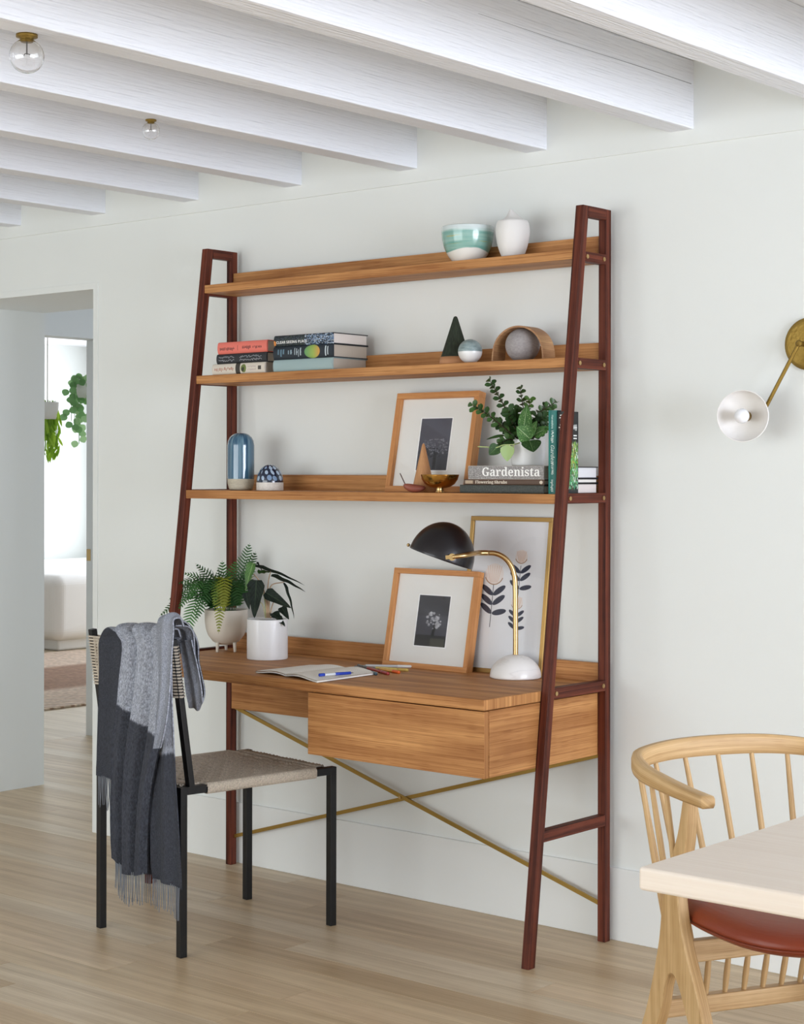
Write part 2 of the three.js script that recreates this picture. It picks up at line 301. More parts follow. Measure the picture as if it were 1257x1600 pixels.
// ---------------------------------------------------------------- ladder desk
const T = 0.0268, UL = -0.872, UR = 0.706, ZB = 0.0248, HT = 2.13;
const legZ = (y) => 0.4257 - 0.1208 * y;
const SH = [2.003, 1.692, 1.304], DESK = 0.755;
{
  const o = thing('ladder_desk', 'tall oak ladder desk with walnut side frames, three shelves, one drawer and crossed brass bars', 'desk');
  const rungY = [[1.969, 1.998], [1.662, 1.692], [1.277, 1.306], [0.731, 0.762], [0.339, 0.371]];
  for (const x0 of [UL, UR - T]) {
    const x1 = x0 + T;
    mesh('rear_post', box(x0, x1, 0, HT, ZB, ZB + T, 1, 0.002), MAT.walnut, o);
    const leg = grainUV(new RoundedBoxGeometry(T, HT, 0.0295, 1, 0.002), 1);
    leg.translate((x0 + x1) / 2, HT / 2, -0.0295 / 2); leg.applyMatrix4(new THREE.Matrix4().set(1, 0, 0, 0, 0, 1, 0, 0, 0, -0.1208, 1, 0.4257, 0, 0, 0, 1)); leg.computeVertexNormals();
    mesh('front_leg', leg, MAT.walnut, o);
    mesh('top_rail', box(x0, x1, HT - 0.031, HT, ZB + T - 0.001, legZ(HT) - 0.028, 2, 0.0015), MAT.walnut, o);
    rungY.forEach(([a, b], k) => {
      const ym = (a + b) / 2, z1 = legZ(ym) - 0.027, rg = mesh('rung', box(x0 + 0.0004, x1 - 0.0004, a, b, ZB + T - 0.001, z1, 2, 0.0015), MAT.walnut, o);
      if (k < 4) for (const z of [ZB + T + 0.011, z1 - 0.011]) { const c = cyl(0.0062, 0.0062, 0.003, 20); c.rotateZ(Math.PI / 2); c.translate(x0 > 0 ? x1 + 0.0004 : x0 - 0.0004, ym, z); mesh('brass_bolt', c, MAT.brass, rg); }
    });
  }
  const xa = UL + T, xb = UR - T;
  SH.forEach((y) => {
    const s = mesh('shelf', box(xa, xb, y - 0.028, y, ZB + 0.002, legZ(y) - 0.001, 0, 0.002), MAT.oak, o);
    mesh('back_rail', box(xa, xb, y - 0.001, y + 0.052, ZB + 0.001, 0.046, 0, 0.0015), MAT.oak, s);
  });
  const dt = mesh('desktop', box(xa, xb, DESK - 0.030, DESK, ZB + 0.002, 0.594, 0, 0.0035), MAT.oak, o);
  mesh('back_rail', box(xa, xb, DESK - 0.001, DESK + 0.054, ZB + 0.001, 0.046, 0, 0.0015), MAT.oak, dt);
  mesh('apron', box(xa, xb, 0.544, DESK - 0.031, 0.032, 0.051, 0, 0.0015), MAT.oak, o);
  mesh('drawer_case', merge([box(xb - 0.018, xb, 0.543, DESK - 0.0315, 0.052, 0.571, 2, 0.0015), box(0.031, 0.049, 0.543, DESK - 0.0315, 0.052, 0.571, 2, 0.0015), box(0.049, xb - 0.018, 0.543, 0.555, 0.052, 0.571, 0, 0)]), MAT.oak, o);
  mesh('drawer_front', box(0.029, xb - 0.0005, 0.5425, DESK - 0.0325, 0.5725, 0.592, 0, 0.0018), MAT.oak, o);
  mesh('brace', barBetween(V(xa - 0.002, 0.551, 0.040), V(xb + 0.002, 0.108, 0.040), 0.006, 0.0125), MAT.brassBar, o);
  mesh('brace', barBetween(V(xa - 0.002, 0.098, 0.0335), V(xb + 0.002, 0.541, 0.0335), 0.006, 0.0125), MAT.brassBar, o);
  { const c = cyl(0.005, 0.005, 0.005, 16); c.rotateX(Math.PI / 2); c.translate(-0.082, 0.326, 0.044); mesh('rivet', c, MAT.brass, o); }
}

// ---------------------------------------------------------------- black metal chair with woven cord seat
const CH_O = V(-0.5374, 0, 0.8901), CH_X = V(0.9885, 0, 0.1513), CH_Z = V(0.1513, 0, -0.9885), CH_W = 0.428, CH_D = 0.539;
const chairMatrix = new THREE.Matrix4().makeBasis(CH_X, UP, CH_Z.clone()).setPosition(CH_O);   // x across, z towards the desk (mirrored: y up)
const chairLocal = (px, py, lz) => { const p = onPlane(px, py, CH_O.clone().addScaledVector(CH_Z, lz), CH_Z).sub(CH_O); return V(p.dot(CH_X), p.y, p.dot(CH_Z)); };
const chairWorld = (p) => CH_O.clone().addScaledVector(CH_X, p.x).addScaledVector(UP, p.y).addScaledVector(CH_Z, p.z);
const cordMap = dataTex(256, 256, (u, v) => { const k = 0.75 + 0.25 * fbm(u * 40, v * 40, 40, 40, 301, 3) - 0.12 * noise(u * 90, v * 90, 90, 90, 305); return [240 * k, 226 * k, 206 * k]; });
const cordMat = mat({ map: cordMap, roughness: 0.95 });
{
  const o = thing('woven_chair', 'black metal chair with a woven paper cord seat drawn up to the desk', 'chair', CH_O, Math.atan2(-0.1513, 0.9885));
  // local axes of the group: x across, z towards the viewer, so the desk side is -z
  const b = 0.0225, hb = b / 2, SY = 0.478;
  const L = (x, y, z) => V(x, y, -z);
  const bar = (x0, x1, y0, y1, z0, z1) => box(x0, x1, y0, y1, -z1, -z0, 1, 0.0012);
  for (const x of [0, CH_W]) {
    for (const z of [0, CH_D]) mesh('leg', bar(x - hb, x + hb, 0, SY, z - hb, z + hb), MAT.black, o);
    mesh('side_rail', bar(x - hb, x + hb, SY - b, SY, hb, CH_D - hb), MAT.black, o);
    mesh('back_post', barBetween(L(x, SY - 0.002, 0.0285), L(x, 0.896, -0.0325), b, 0.019), MAT.black, o);
  }
  mesh('front_rail', bar(hb, CH_W - hb, SY - b, SY, CH_D - 0.045, CH_D - 0.045 + b), MAT.black, o);
  mesh('rear_rail', bar(hb, CH_W - hb, SY - b, SY, 0.012, 0.012 + b), MAT.black, o);
  for (const y of [0.742, 0.858]) { const z = 0.0285 - (y - SY) * 0.146; mesh('back_rail', bar(hb, CH_W - hb, y - 0.009, y + 0.009, z - 0.009, z + 0.009), MAT.black, o); }
  // woven seat: a finely displaced slab (cords over and under), rounded over the rails
  const n = 220, pos = [], uv = [], idx = [], z0 = 0.006, z1 = CH_D - 0.012, x0 = -0.016, x1 = CH_W + 0.016;
  for (let i = 0; i <= n; i++) for (let j = 0; j <= n; j++) {
    const u = i / n, v = j / n, z = lerp(z0, z1, v), ins = 0.030 * (1 - smooth(0.072, 0.078, z) * (1 - smooth(CH_D - 0.068, CH_D - 0.062, z))), x = lerp(x0 + ins, x1 - ins, u), cx = u * 24, cz = v * 17;
    const band = Math.floor(cz) % 2 ? 0 : 0.5, a = Math.abs(Math.sin(Math.PI * cx)), c = Math.abs(Math.sin(Math.PI * (cz)));
    const over = Math.sin(Math.PI * (cx / 2 + band * 2)) > 0 ? 1 : 0;
    const weave = 0.0058 * Math.sqrt(over ? a : c) + 0.0006 * Math.sin(cx * 0.7 + cz * 1.3), sag = -0.012 * Math.sin(Math.PI * u) * Math.sin(Math.PI * v);
    const edge = Math.min(u, 1 - u), rnd = edge < 0.03 ? -0.010 * Math.pow(1 - edge / 0.03, 2) : 0;
    pos.push(x, SY - 0.001 + weave + sag + rnd, -z); uv.push(u * 4, v * 4);
  }
  for (let i = 0; i < n; i++) for (let j = 0; j < n; j++) { const a = i * (n + 1) + j; idx.push(a, a + n + 1, a + 1, a + n + 1, a + n + 2, a + 1); }
  const sg = new THREE.BufferGeometry(); sg.setAttribute('position', new THREE.Float32BufferAttribute(pos, 3)); sg.setAttribute('uv', new THREE.Float32BufferAttribute(uv, 2)); sg.setIndex(idx); sg.computeVertexNormals();
  // keep the corners clear of cord where the frame shows
  const wrapRail = (p0, p1, n2, ry, rz) => {                        // ridged sleeve of cords round a rail
    const d = p1.clone().sub(p0), len = d.length(), dir = d.clone().normalize(), side = dir.clone().cross(UP).normalize(), ps = [], us = [], ix = [], m = 14;
    const seg = n2 * 4;
    for (let i = 0; i <= seg; i++) for (let j = 0; j <= m; j++) {
      const t = i / seg, a = j / m * Math.PI * 2, k = 1 + 0.0016 / ry * (Math.abs(Math.sin(Math.PI * t * n2)) - 0.6);
      const ca = Math.cos(a), sa = Math.sin(a), sq = 1 / Math.pow(Math.pow(Math.abs(ca), 5) + Math.pow(Math.abs(sa), 5), 0.2);
      p0.clone().addScaledVector(dir, t * len).addScaledVector(side, ca * rz * k * sq).addScaledVector(UP, sa * ry * k * sq).toArray(ps, ps.length); us.push(t * len * 12, j / m);
    }
    for (let i = 0; i < seg; i++) for (let j = 0; j < m; j++) { const a = i * (m + 1) + j, q = a + m + 1; ix.push(a, q, a + 1, q, q + 1, a + 1); }
    const g = new THREE.BufferGeometry(); g.setAttribute('position', new THREE.Float32BufferAttribute(ps, 3)); g.setAttribute('uv', new THREE.Float32BufferAttribute(us, 2)); g.setIndex(ix); g.computeVertexNormals(); return g;
  };
  mesh('woven_seat', sg, mat({ map: cordMap, roughness: 0.95, side: THREE.DoubleSide }), o);
  const ym = SY - hb;
  mesh('cord_wrap', merge([wrapRail(L(CH_W, ym, 0.078), L(CH_W, ym, CH_D - 0.066), 66, 0.0155, 0.0158), wrapRail(L(0, ym, 0.078), L(0, ym, CH_D - 0.066), 66, 0.0155, 0.0158),
    wrapRail(L(0.014, ym, 0.0235), L(CH_W - 0.014, ym, 0.0235), 66, 0.0165, 0.0155), wrapRail(L(0.014, ym, CH_D - 0.034), L(CH_W - 0.014, ym, CH_D - 0.034), 66, 0.0165, 0.0155)]), cordMat, o);
  // woven back: cords run from post to post and wrap round both, crossed by upright strands
  const loops = [], zAt = (y) => 0.0285 - (y - SY) * 0.146;
  for (let y = 0.734; y < 0.876; y += 0.0088) {
    const z = zAt(y), e = 0.0155, h = 0.0135;
    loops.push(tube([L(-e, y, z), L(-e * 0.6, y, z + h), L(0.05, y, z + h * 0.8), L(CH_W - 0.05, y, z + h * 0.8), L(CH_W + e * 0.6, y, z + h), L(CH_W + e, y, z), L(CH_W + e * 0.6, y, z - h), L(CH_W - 0.05, y, z - h * 0.8), L(0.05, y, z - h * 0.8), L(-e * 0.6, y, z - h), L(-e, y, z)], 0.0031, 40, 6, false));
  }
  for (let k = 0; k < 46; k++) { const x = lerp(0.022, CH_W - 0.022, k / 45), wob = k % 2 ? 0.0035 : 0.0005; loops.push(tube([L(x, 0.731, zAt(0.731) - 0.0115), L(x, 0.765, zAt(0.765) - 0.0125 - wob), L(x, 0.8, zAt(0.8) - 0.0155 + wob), L(x, 0.835, zAt(0.835) - 0.0125 - wob), L(x, 0.872, zAt(0.872) - 0.0115)], 0.0027, 12, 5)); }
  mesh('woven_back', merge(loops), cordMat, o).userData.kind = 'stuff';
}

// ---------------------------------------------------------------- scarf thrown over the chair back
{
  const o = thing('scarf', 'fringed two-tone grey wool scarf draped over the back of the woven chair', 'scarf');
  const LIGHT = [160, 165, 177], DARK = [60, 63, 72];
  // cloth texture: heathered yarn, the same speckle over both dyes; edge(u, v) > 0 means the light end of the scarf
  const cloth = (edge, seed) => mat({ roughness: 1, map: dataTex(512, 1024, (u, v0) => {
    const v = 1 - v0, e = edge(u, v) + 0.005 * (noise(u * 60, v * 120, 60, 120, seed) - 0.5);
    const t = smooth(-0.006, 0.006, e), h = noise(u * 128, v * 256, 128, 256, seed + 3), w = noise(u * 100 + v * 60, v * 200 - u * 40, 1000, 1000, seed + 5), k = 0.72 + 0.34 * h + 0.22 * w;
    return [0, 1, 2].map((i) => clamp(lerp(DARK[i], LIGHT[i], t) * k, 0, 255));
  }), bumpMap: clothBump, bumpScale: 0.0012 });
  const clothBump = dataTex(256, 256, (u, v) => { const k = 255 * noise(u * 128, v * 128, 128, 128, 500); return [k, k, k]; }, false); clothBump.repeat.set(3, 5);
  const W3 = (p) => chairWorld(p);
  // rows of [px, py] on an upright plane at lz behind the chair; over = rows that turn over the top edge to the desk side
  const net = (rows, lz, over = true, y0 = 0.9, short = false) => {
    const n = rows.map((r, k) => r.map(([x, y, z]) => chairLocal(x, y, z === undefined ? lz : z)));
    if (over) {
      const t = n[0];
      if (short) { n.unshift(t.map((p) => V(p.x, p.y + 0.003, p.z + 0.022))); n.unshift(t.map((p) => V(p.x, p.y - 0.02, p.z + 0.034))); return n.map((r) => r.map(W3)); }
      n.unshift(t.map((p) => V(p.x, Math.max(p.y + 0.004, y0), -0.025)));
      n.unshift(t.map((p) => V(p.x, Math.max(p.y - 0.012, y0 - 0.012), 0.006)));
      n.unshift(t.map((p) => V(p.x, p.y - 0.075, 0.014)));
    }
    return n.map((r) => r.map(W3));
  };
  const rowsAt = (list) => list.map(([y, ...xs]) => xs.map((x) => [x, y]));
  const fold = (a, f, ph, s = 0) => (u, v) => a * Math.sin(u * f * 6.283 + ph + 1.2 * v) * (0.35 + 0.65 * v) + s * (fbm(u * 3, v * 5, 64, 64, 511, 3) - 0.5);

  const s1 = [...rowsAt([[984, 165, 187, 212], [1000, 157, 182, 212], [1050, 156, 178, 208], [1100, 155, 175, 205], [1180, 153, 172, 200]]), [[153, 1211], [170, 1217], [196, 1226]]];
  mesh('fold', sheet(net(s1, -0.052), 26, 60, 0.004, fold(0.003, 1.2, 0.5, 0.006)), cloth((u, v) => (u - 0.22) / 0.78 * 0.15 + 0.375 - v, 520), o);
  const s2 = [...rowsAt([[983, 186, 208, 232, 258], [1003, 196, 214, 237, 258], [1060, 191, 212, 235, 258], [1105, 187, 209, 232, 255], [1150, 181, 204, 227, 248], [1230, 179, 197, 216, 233], [1300, 179, 196, 213, 227]]), [[180, 1340], [196, 1363], [211, 1368], [225, 1366]]];
  mesh('fold', sheet(net(s2, -0.082, true, 0.905), 48, 110, 0.004, (u, v) => 0.012 * Math.sin(u * 15 + 0.6 + v) * (0.3 + 0.7 * Math.min(1, v * 2)) + 0.005 * Math.sin(u * 31 + 2 + v * 2) + 0.014 * (fbm(u * 3, v * 4, 64, 64, 515, 3) - 0.5)), cloth((u, v) => {
    const y = [0.59, 0.637, 0.677, 0.70], k = Math.min(2, Math.floor(u * 3)), f = u * 3 - k; return lerp(y[k], y[k + 1], f) - v;
  }, 530), o);
  const s3 = rowsAt([[968, 250, 261, 272], [985, 247, 259, 272], [1020, 249, 259, 270], [1060, 251, 259, 268], [1110, 247, 255, 264], [1150, 244, 250, 257], [1169, 243, 247, 252]]);
  mesh('fold', sheet(net(s3, -0.100, true, 0.925, true), 16, 60, 0.005, (u, v) => 0.010 * Math.sin(Math.PI * u) + 0.003 * Math.sin(u * 12 + v * 3)), cloth(() => 1, 540), o);
  const s4 = [...rowsAt([[985, 252, 260, 268], [1040, 250, 259, 267], [1085, 251, 259, 266], [1153, 246, 258, 268.5], [1220, 238, 256, 272], [1290, 237, 258, 277], [1350, 237, 260, 280]]), [[238, 1374], [258, 1379], [282, 1391]]];
  mesh('fold', sheet(net(s4, -0.062, true, 0.91, true), 30, 80, 0.004, (u, v) => 0.010 * Math.sin(u * 9 + 1.2 + v * 2) * v + 0.006 * (fbm(u * 3, v * 4, 64, 64, 517, 3) - 0.5)), cloth((u, v) => 0.604 - 0.01 * u - v, 550), o);
  const s6 = rowsAt([[1120, 225, 238, 250], [1200, 216, 232, 250], [1300, 212, 230, 250], [1366, 212, 230, 248]]);
  mesh('fold', sheet(net(s6, -0.034, false), 14, 30, 0.004, fold(0.004, 1.4, 1.0)), cloth(() => -1, 570), o);
  // loop that falls over the corner post on the desk side
  const s5 = [[[250, 985, -0.08], [262, 972, -0.085], [272, 985, -0.075]], [[252, 970, -0.06], [266, 963, -0.06], [279, 972, -0.055]], [[264, 966, -0.015], [280, 964, -0.015], [292, 975, -0.015]], [[276, 982, 0.02], [293, 982, 0.03], [304, 993, 0.025]],
    [[281, 1004, 0.03], [297, 1002, 0.06], [310, 1010, 0.045]], [[284, 1030, 0.035], [300, 1030, 0.075], [312, 1032, 0.055]], [[289, 1058, 0.04], [304, 1056, 0.085], [318, 1058, 0.065]], [[294, 1086, 0.04], [308, 1084, 0.075], [322, 1084, 0.06]], [[297, 1103, 0.028], [306, 1109, 0.045], [316, 1102, 0.035]],
    [[293, 1085, 0.008], [304, 1082, 0.014], [314, 1080, 0.012]], [[288, 1045, 0.006], [298, 1042, 0.012], [308, 1040, 0.01]], [[282, 1005, 0.006], [292, 1000, 0.01], [300, 1000, 0.008]]];
  mesh('fold', sheet(net(s5, 0, false), 22, 90, 0.004, (u, v) => 0.004 * Math.sin(u * 10 + v * 6) + 0.005 * (fbm(u * 3, v * 5, 64, 64, 519, 3) - 0.5)), cloth(() => 1, 560), o);
  // twisted tassels along both ends
  const r = rng(5), strands = [], fr = (x0, y0, x1, y1, n, lz, len0, len1) => {
    for (let k = 0; k < n; k++) {
      const t = (k + 0.5) / n, x = lerp(x0, x1, t), y = lerp(y0, y1, t) - 3, l = lerp(len0, len1, t) * (0.88 + 0.24 * r()), j = () => (r() - 0.5) * 3.2;
      const a = W3(chairLocal(x, y, lz)), b = W3(chairLocal(x + j() * 0.5, y + l * 0.5, lz - 0.004 * r())), c = W3(chairLocal(x + j(), y + l, lz - 0.004 * r()));
      strands.push(tube([a, b, c], (q) => 0.0017 * (1 - 0.35 * q), 8, 5));
    }
  };
  fr(153, 1212, 179, 1222, 13, -0.053, 46, 52);
  fr(180, 1342, 197, 1364, 11, -0.082, 52, 48); fr(197, 1365, 225, 1367, 11, -0.082, 49, 48); fr(225, 1366, 240, 1367, 5, -0.036, 48, 48);
  fr(239, 1375, 258, 1379, 8, -0.064, 46, 46); fr(258, 1379, 281, 1391, 9, -0.064, 46, 48);
  mesh('fringe', merge(strands), mat({ color: 0x787d86, roughness: 1 }), o).userData.kind = 'stuff';
}

// ---------------------------------------------------------------- dining table corner and spindle-back chair
{
  const o = thing('dining_table', 'dining table with a thick whitewashed top, its corner standing before the spindle-back chair', 'table');
  const x0 = 2.04, z1 = 1.962, top = 0.74;
  const g = grainUV(new RoundedBoxGeometry(2.0, 0.0375, 0.95, 2, 0.006), 0, 0.3); g.translate(x0 + 1.0, top - 0.01875, z1 - 0.475);
  mesh('tabletop', g, MAT.table, o);
  for (const x of [x0 + 0.62, x0 + 1.9]) for (const z of [z1 - 0.07, z1 - 0.88]) mesh('leg', box(x - 0.03, x + 0.03, 0, top - 0.0375, z - 0.03, z + 0.03, 1, 0.004), MAT.table, o);
}
{
  const fd = V(0.88, 0, 0.47).normalize(), turn = Math.atan2(fd.x, fd.z);
  const o = thing('spindle_chair', 'light oak spindle-back armchair with a brown leather seat at the end of the dining table', 'chair', [1.784, 0, 0.924], turn);
  // local: z forward, x: near side is -x after the turn
  const S = (s, y, z) => V(-s, y, z);                                // s = offset towards the viewer's side
  const wood = MAT.paleOak;
  // armrest: one steam-bent bow, flat in section
  const path = [[0.262, 0.690, 0.055], [0.264, 0.694, -0.03], [0.268, 0.702, -0.12], [0.268, 0.712, -0.20], [0.236, 0.724, -0.282], [0.145, 0.734, -0.322], [0, 0.738, -0.334], [-0.145, 0.734, -0.322], [-0.236, 0.724, -0.282], [-0.268, 0.712, -0.20], [-0.268, 0.702, -0.12], [-0.264, 0.694, -0.03], [-0.262, 0.690, 0.055]].map((p) => S(...p));
  const c = new THREE.CatmullRomCurve3(path), n = 90, ps = [], us = [], ix = [];
  const prof = []; for (let k = 0; k < 14; k++) { const a = k / 14 * Math.PI * 2, ca = Math.cos(a), sa = Math.sin(a), q = 1 / Math.pow(ca ** 10 + sa ** 10, 1 / 10); prof.push([ca * q, sa * q]); }
  for (let i = 0; i <= n; i++) {
    const t = i / n, p = c.getPointAt(t), tg = c.getTangentAt(t), side = tg.clone().cross(UP).normalize(), mid = Math.sin(Math.PI * t);
    const hw = lerp(0.0165, 0.0105, Math.pow(mid, 2)), hh = lerp(0.0125, 0.0225, Math.pow(mid, 1.5));
    prof.forEach(([a, b]) => { p.clone().addScaledVector(side, a * hw).addScaledVector(UP, b * hh).toArray(ps, ps.length); us.push(t * c.getLength(), (a + b) * 0.03); });
  }
  const m = prof.length; for (let i = 0; i < n; i++) for (let k = 0; k < m; k++) { const a = i * m + k, b = i * m + (k + 1) % m; ix.push(a, b, a + m, b, b + m, a + m); }
  for (let k = 1; k < m - 1; k++) { ix.push(0, k + 1, k); const e = n * m; ix.push(e, e + k, e + k + 1); }
  let bow = new THREE.BufferGeometry(); bow.setAttribute('position', new THREE.Float32BufferAttribute(ps, 3)); bow.setAttribute('uv', new THREE.Float32BufferAttribute(us, 2)); bow.setIndex(ix); bow.computeVertexNormals();
  mesh('armrest', bow, mat({ map: paleOakMap, roughness: 0.5, side: THREE.DoubleSide }), o);
  // side frames: an upright paddle that forks into two legs under the seat
  for (const k of [1, -1]) {
    const s = 0.25 * k, sh = new THREE.Shape();
    // drawn in (z, y): up the back of the post, over the paddle, down the front
    const pts = [[-0.325, 0], [-0.215, 0.165], [-0.150, 0.338], [-0.128, 0.463], [-0.102, 0.53], [-0.068, 0.60], [-0.044, 0.688], [-0.028, 0.688], [-0.036, 0.60], [-0.056, 0.53], [-0.074, 0.485], [-0.045, 0.375], [0.028, 0.236], [0.116, 0], [0.083, 0], [-0.024, 0.215], [-0.070, 0.29], [-0.098, 0.302], [-0.122, 0.275], [-0.156, 0.18], [-0.272, 0]];
    const upTo = (a, b) => { for (let i = a; i <= b; i++) sh.lineTo(...pts[i]); };
    sh.moveTo(...pts[0]); sh.splineThru(pts.slice(1, 7).map((p) => new THREE.Vector2(...p))); sh.lineTo(...pts[7]); sh.splineThru(pts.slice(8, 14).map((p) => new THREE.Vector2(...p))); sh.lineTo(...pts[14]); sh.splineThru(pts.slice(15, 21).map((p) => new THREE.Vector2(...p))); sh.closePath();
    const g = new THREE.ExtrudeGeometry(sh, { depth: 0.018, bevelEnabled: true, bevelThickness: 0.004, bevelSize: 0.003, bevelSegments: 2, curveSegments: 10 });
    g.rotateY(-Math.PI / 2); g.translate(-s + 0.011, 0, 0);            // shape x -> z
    mesh('forked_leg', grainUV(g, 1), wood, o);
  }
  // seat frame, leather cushion
  mesh('seat_frame', merge([box(-0.216, 0.216, 0.287, 0.336, -0.212, -0.188, 0, 0.004), box(-0.15, 0.15, 0.374, 0.392, -0.10, -0.07, 0, 0.004)]), wood, o);
  {
    const nu = 48, nv = 14, p2 = [], i2 = [], u2 = [];
    for (let j = 0; j <= nv; j++) for (let i = 0; i < nu; i++) {
      const a = i / nu * Math.PI * 2, ca = Math.cos(a), sa = Math.sin(a), q = 1 / Math.pow(Math.pow(Math.abs(ca), 2.8) + Math.pow(Math.abs(sa), 2.8), 1 / 2.8), b = lerp(-Math.PI / 2, Math.PI / 2, j / nv), cb = Math.pow(Math.cos(b), 0.34);
      p2.push(ca * q * 0.232 * cb, 0.420 + Math.sin(b) * (b > 0 ? 0.036 : 0.034), 0.005 + sa * q * 0.245 * cb); u2.push(i / nu, j / nv);
    }
    for (let j = 0; j < nv; j++) for (let i = 0; i < nu; i++) { const a = j * nu + i, b = j * nu + (i + 1) % nu; i2.push(a, a + nu, b, b, a + nu, b + nu); }
    const g = new THREE.BufferGeometry(); g.setAttribute('position', new THREE.Float32BufferAttribute(p2, 3)); g.setAttribute('uv', new THREE.Float32BufferAttribute(u2, 2)); g.setIndex(i2); g.computeVertexNormals();
    const ce = mesh('leather_seat', g, mat({ color: 0x84351a, roughness: 0.42, side: THREE.DoubleSide, bumpMap: plaster, bumpScale: 0.0004 }), o); ce.userData.label = 'glossy reddish brown leather cushion';
    const seam = []; for (let i = 0; i <= nu; i++) { const a = i / nu * Math.PI * 2, ca = Math.cos(a), sa = Math.sin(a), q = 1 / Math.pow(Math.pow(Math.abs(ca), 2.8) + Math.pow(Math.abs(sa), 2.8), 1 / 2.8); seam.push(V(ca * q * 0.2345, 0.414, 0.005 + sa * q * 0.2475)); }
    mesh('piping', tube(seam, 0.0022, 120, 6, false), mat({ color: 0x7a3118, roughness: 0.45 }), ce);
  }
  // low stretcher across the back, and the two sets of spindles
  mesh('back_stretcher', box(-0.224, 0.224, 0.166, 0.206, -0.235, -0.207, 0, 0.004), wood, o);
  const rod = (a, b, r = 0.0062) => tube([a, a.clone().lerp(b, 0.5), b], (t) => r * (0.85 + 0.3 * Math.sin(Math.PI * t)), 10, 10);
  for (let k = 0; k < 9; k++) { const s = lerp(0.205, -0.205, k / 8); mesh('spindle', rod(S(s, 0.30, -0.200), S(s * 0.96, 0.2, -0.221)), wood, o); }
  for (const t of [0.135, 0.185, 0.235, 0.29, 0.35, 0.425, 0.5, 0.575, 0.65, 0.71, 0.765, 0.815, 0.865]) {
    const p = c.getPointAt(t), f = clamp(Math.abs(t - 0.5) / 0.37), lo = t < 0.26 ? V(-lerp(0.235, 0.225, (t - 0.13) / 0.13), 0.385, lerp(-0.09, -0.20, (t - 0.13) / 0.13)) : t > 0.74 ? V(lerp(0.235, 0.225, (0.87 - t) / 0.13), 0.385, lerp(-0.09, -0.20, (0.87 - t) / 0.13)) : V(p.x * 0.82, 0.325, -0.200);
    mesh('spindle', rod(lo, p.clone().add(V(0, -0.010, 0))), wood, o);
  }
}

// ---------------------------------------------------------------- wall sconce
{
  const hub = at(1263, 537, 'z', 0.012), o = thing('wall_sconce', 'brass wall sconce with a white dome shade on an angled arm', 'lamp', [hub.x, hub.y, 0]);
  const L = (p) => p.clone().sub(V(hub.x, hub.y, 0));
  const plate = lathe([[0, 0.013], [0.060, 0.013], [0.069, 0.0115], [0.071, 0.008], [0.071, 0.0]].reverse(), 48); plate.rotateX(Math.PI / 2); mesh('wall_plate', plate, MAT.agedBrass, o);
  const pivot = V(-0.004, -0.002, 0.055); mesh('stem', tube([V(-0.004, -0.002, 0.01), pivot], 0.007, 6, 14), MAT.agedBrass, o);
  const knob = new THREE.SphereGeometry(0.0095, 18, 12); knob.translate(...pivot.toArray()); mesh('pivot', knob, MAT.agedBrass, o);
  const sc = L(at(1161, 650, 'z', 0.135)), dir = BACK.clone().addScaledVector(RIGHT, -0.42).add(V(0, -0.02, 0)).normalize();
  const rad = 0.070, q0 = 0;
  const elbow = sc.clone().addScaledVector(RIGHT, rad * 0.72).addScaledVector(dir, -rad * 0.42).add(V(0, 0.012, 0));
  mesh('arm', tube([pivot, elbow], 0.0052, 8, 12), MAT.agedBrass, o);
  const outer = []; for (let i = 0; i <= 20; i++) { const a = i / 20 * Math.PI * 0.5; outer.push([Math.sin(a) * rad, -Math.cos(a) * rad * 0.78]); }
  const inner = outer.map(([x, y]) => [x * 0.965, y * 0.965 + 0.0]).reverse(); inner[inner.length - 1][0] = 0;
  const dome = lathe([...outer, [rad * 0.985, 0.002], ...inner], 56);
  const q = new THREE.Quaternion().setFromUnitVectors(UP, dir), place = (g) => { g.applyQuaternion(q); g.translate(...sc.toArray()); return g; };
  mesh('dome_shade', place(dome), mat({ color: 0xefece8, roughness: 0.5, side: THREE.DoubleSide }), o);
  const sock = cyl(0.014, 0.0125, 0.034, 24); sock.translate(0, -0.036, 0); mesh('socket', place(sock), MAT.agedBrass, o);
  const bl = lathe([[0.010, -0.02], [0.0125, -0.014], [0.018, -0.002], [0.0205, 0.01], [0.018, 0.022], [0.010, 0.029], [0, 0.0305]], 32); mesh('bulb', place(bl), phys({ color: 0xf2f3f6, roughness: 0.25, clearcoat: 0.5 }), o);
}

// ---------------------------------------------------------------- books
const coverMat = (c) => mat({ color: c, roughness: 0.55 });
function spineTex(w, h, bg, draw) { return canvasTex(w, h, (x) => { x.fillStyle = bg; x.fillRect(0, 0, w, h); draw(x, w, h); }); }
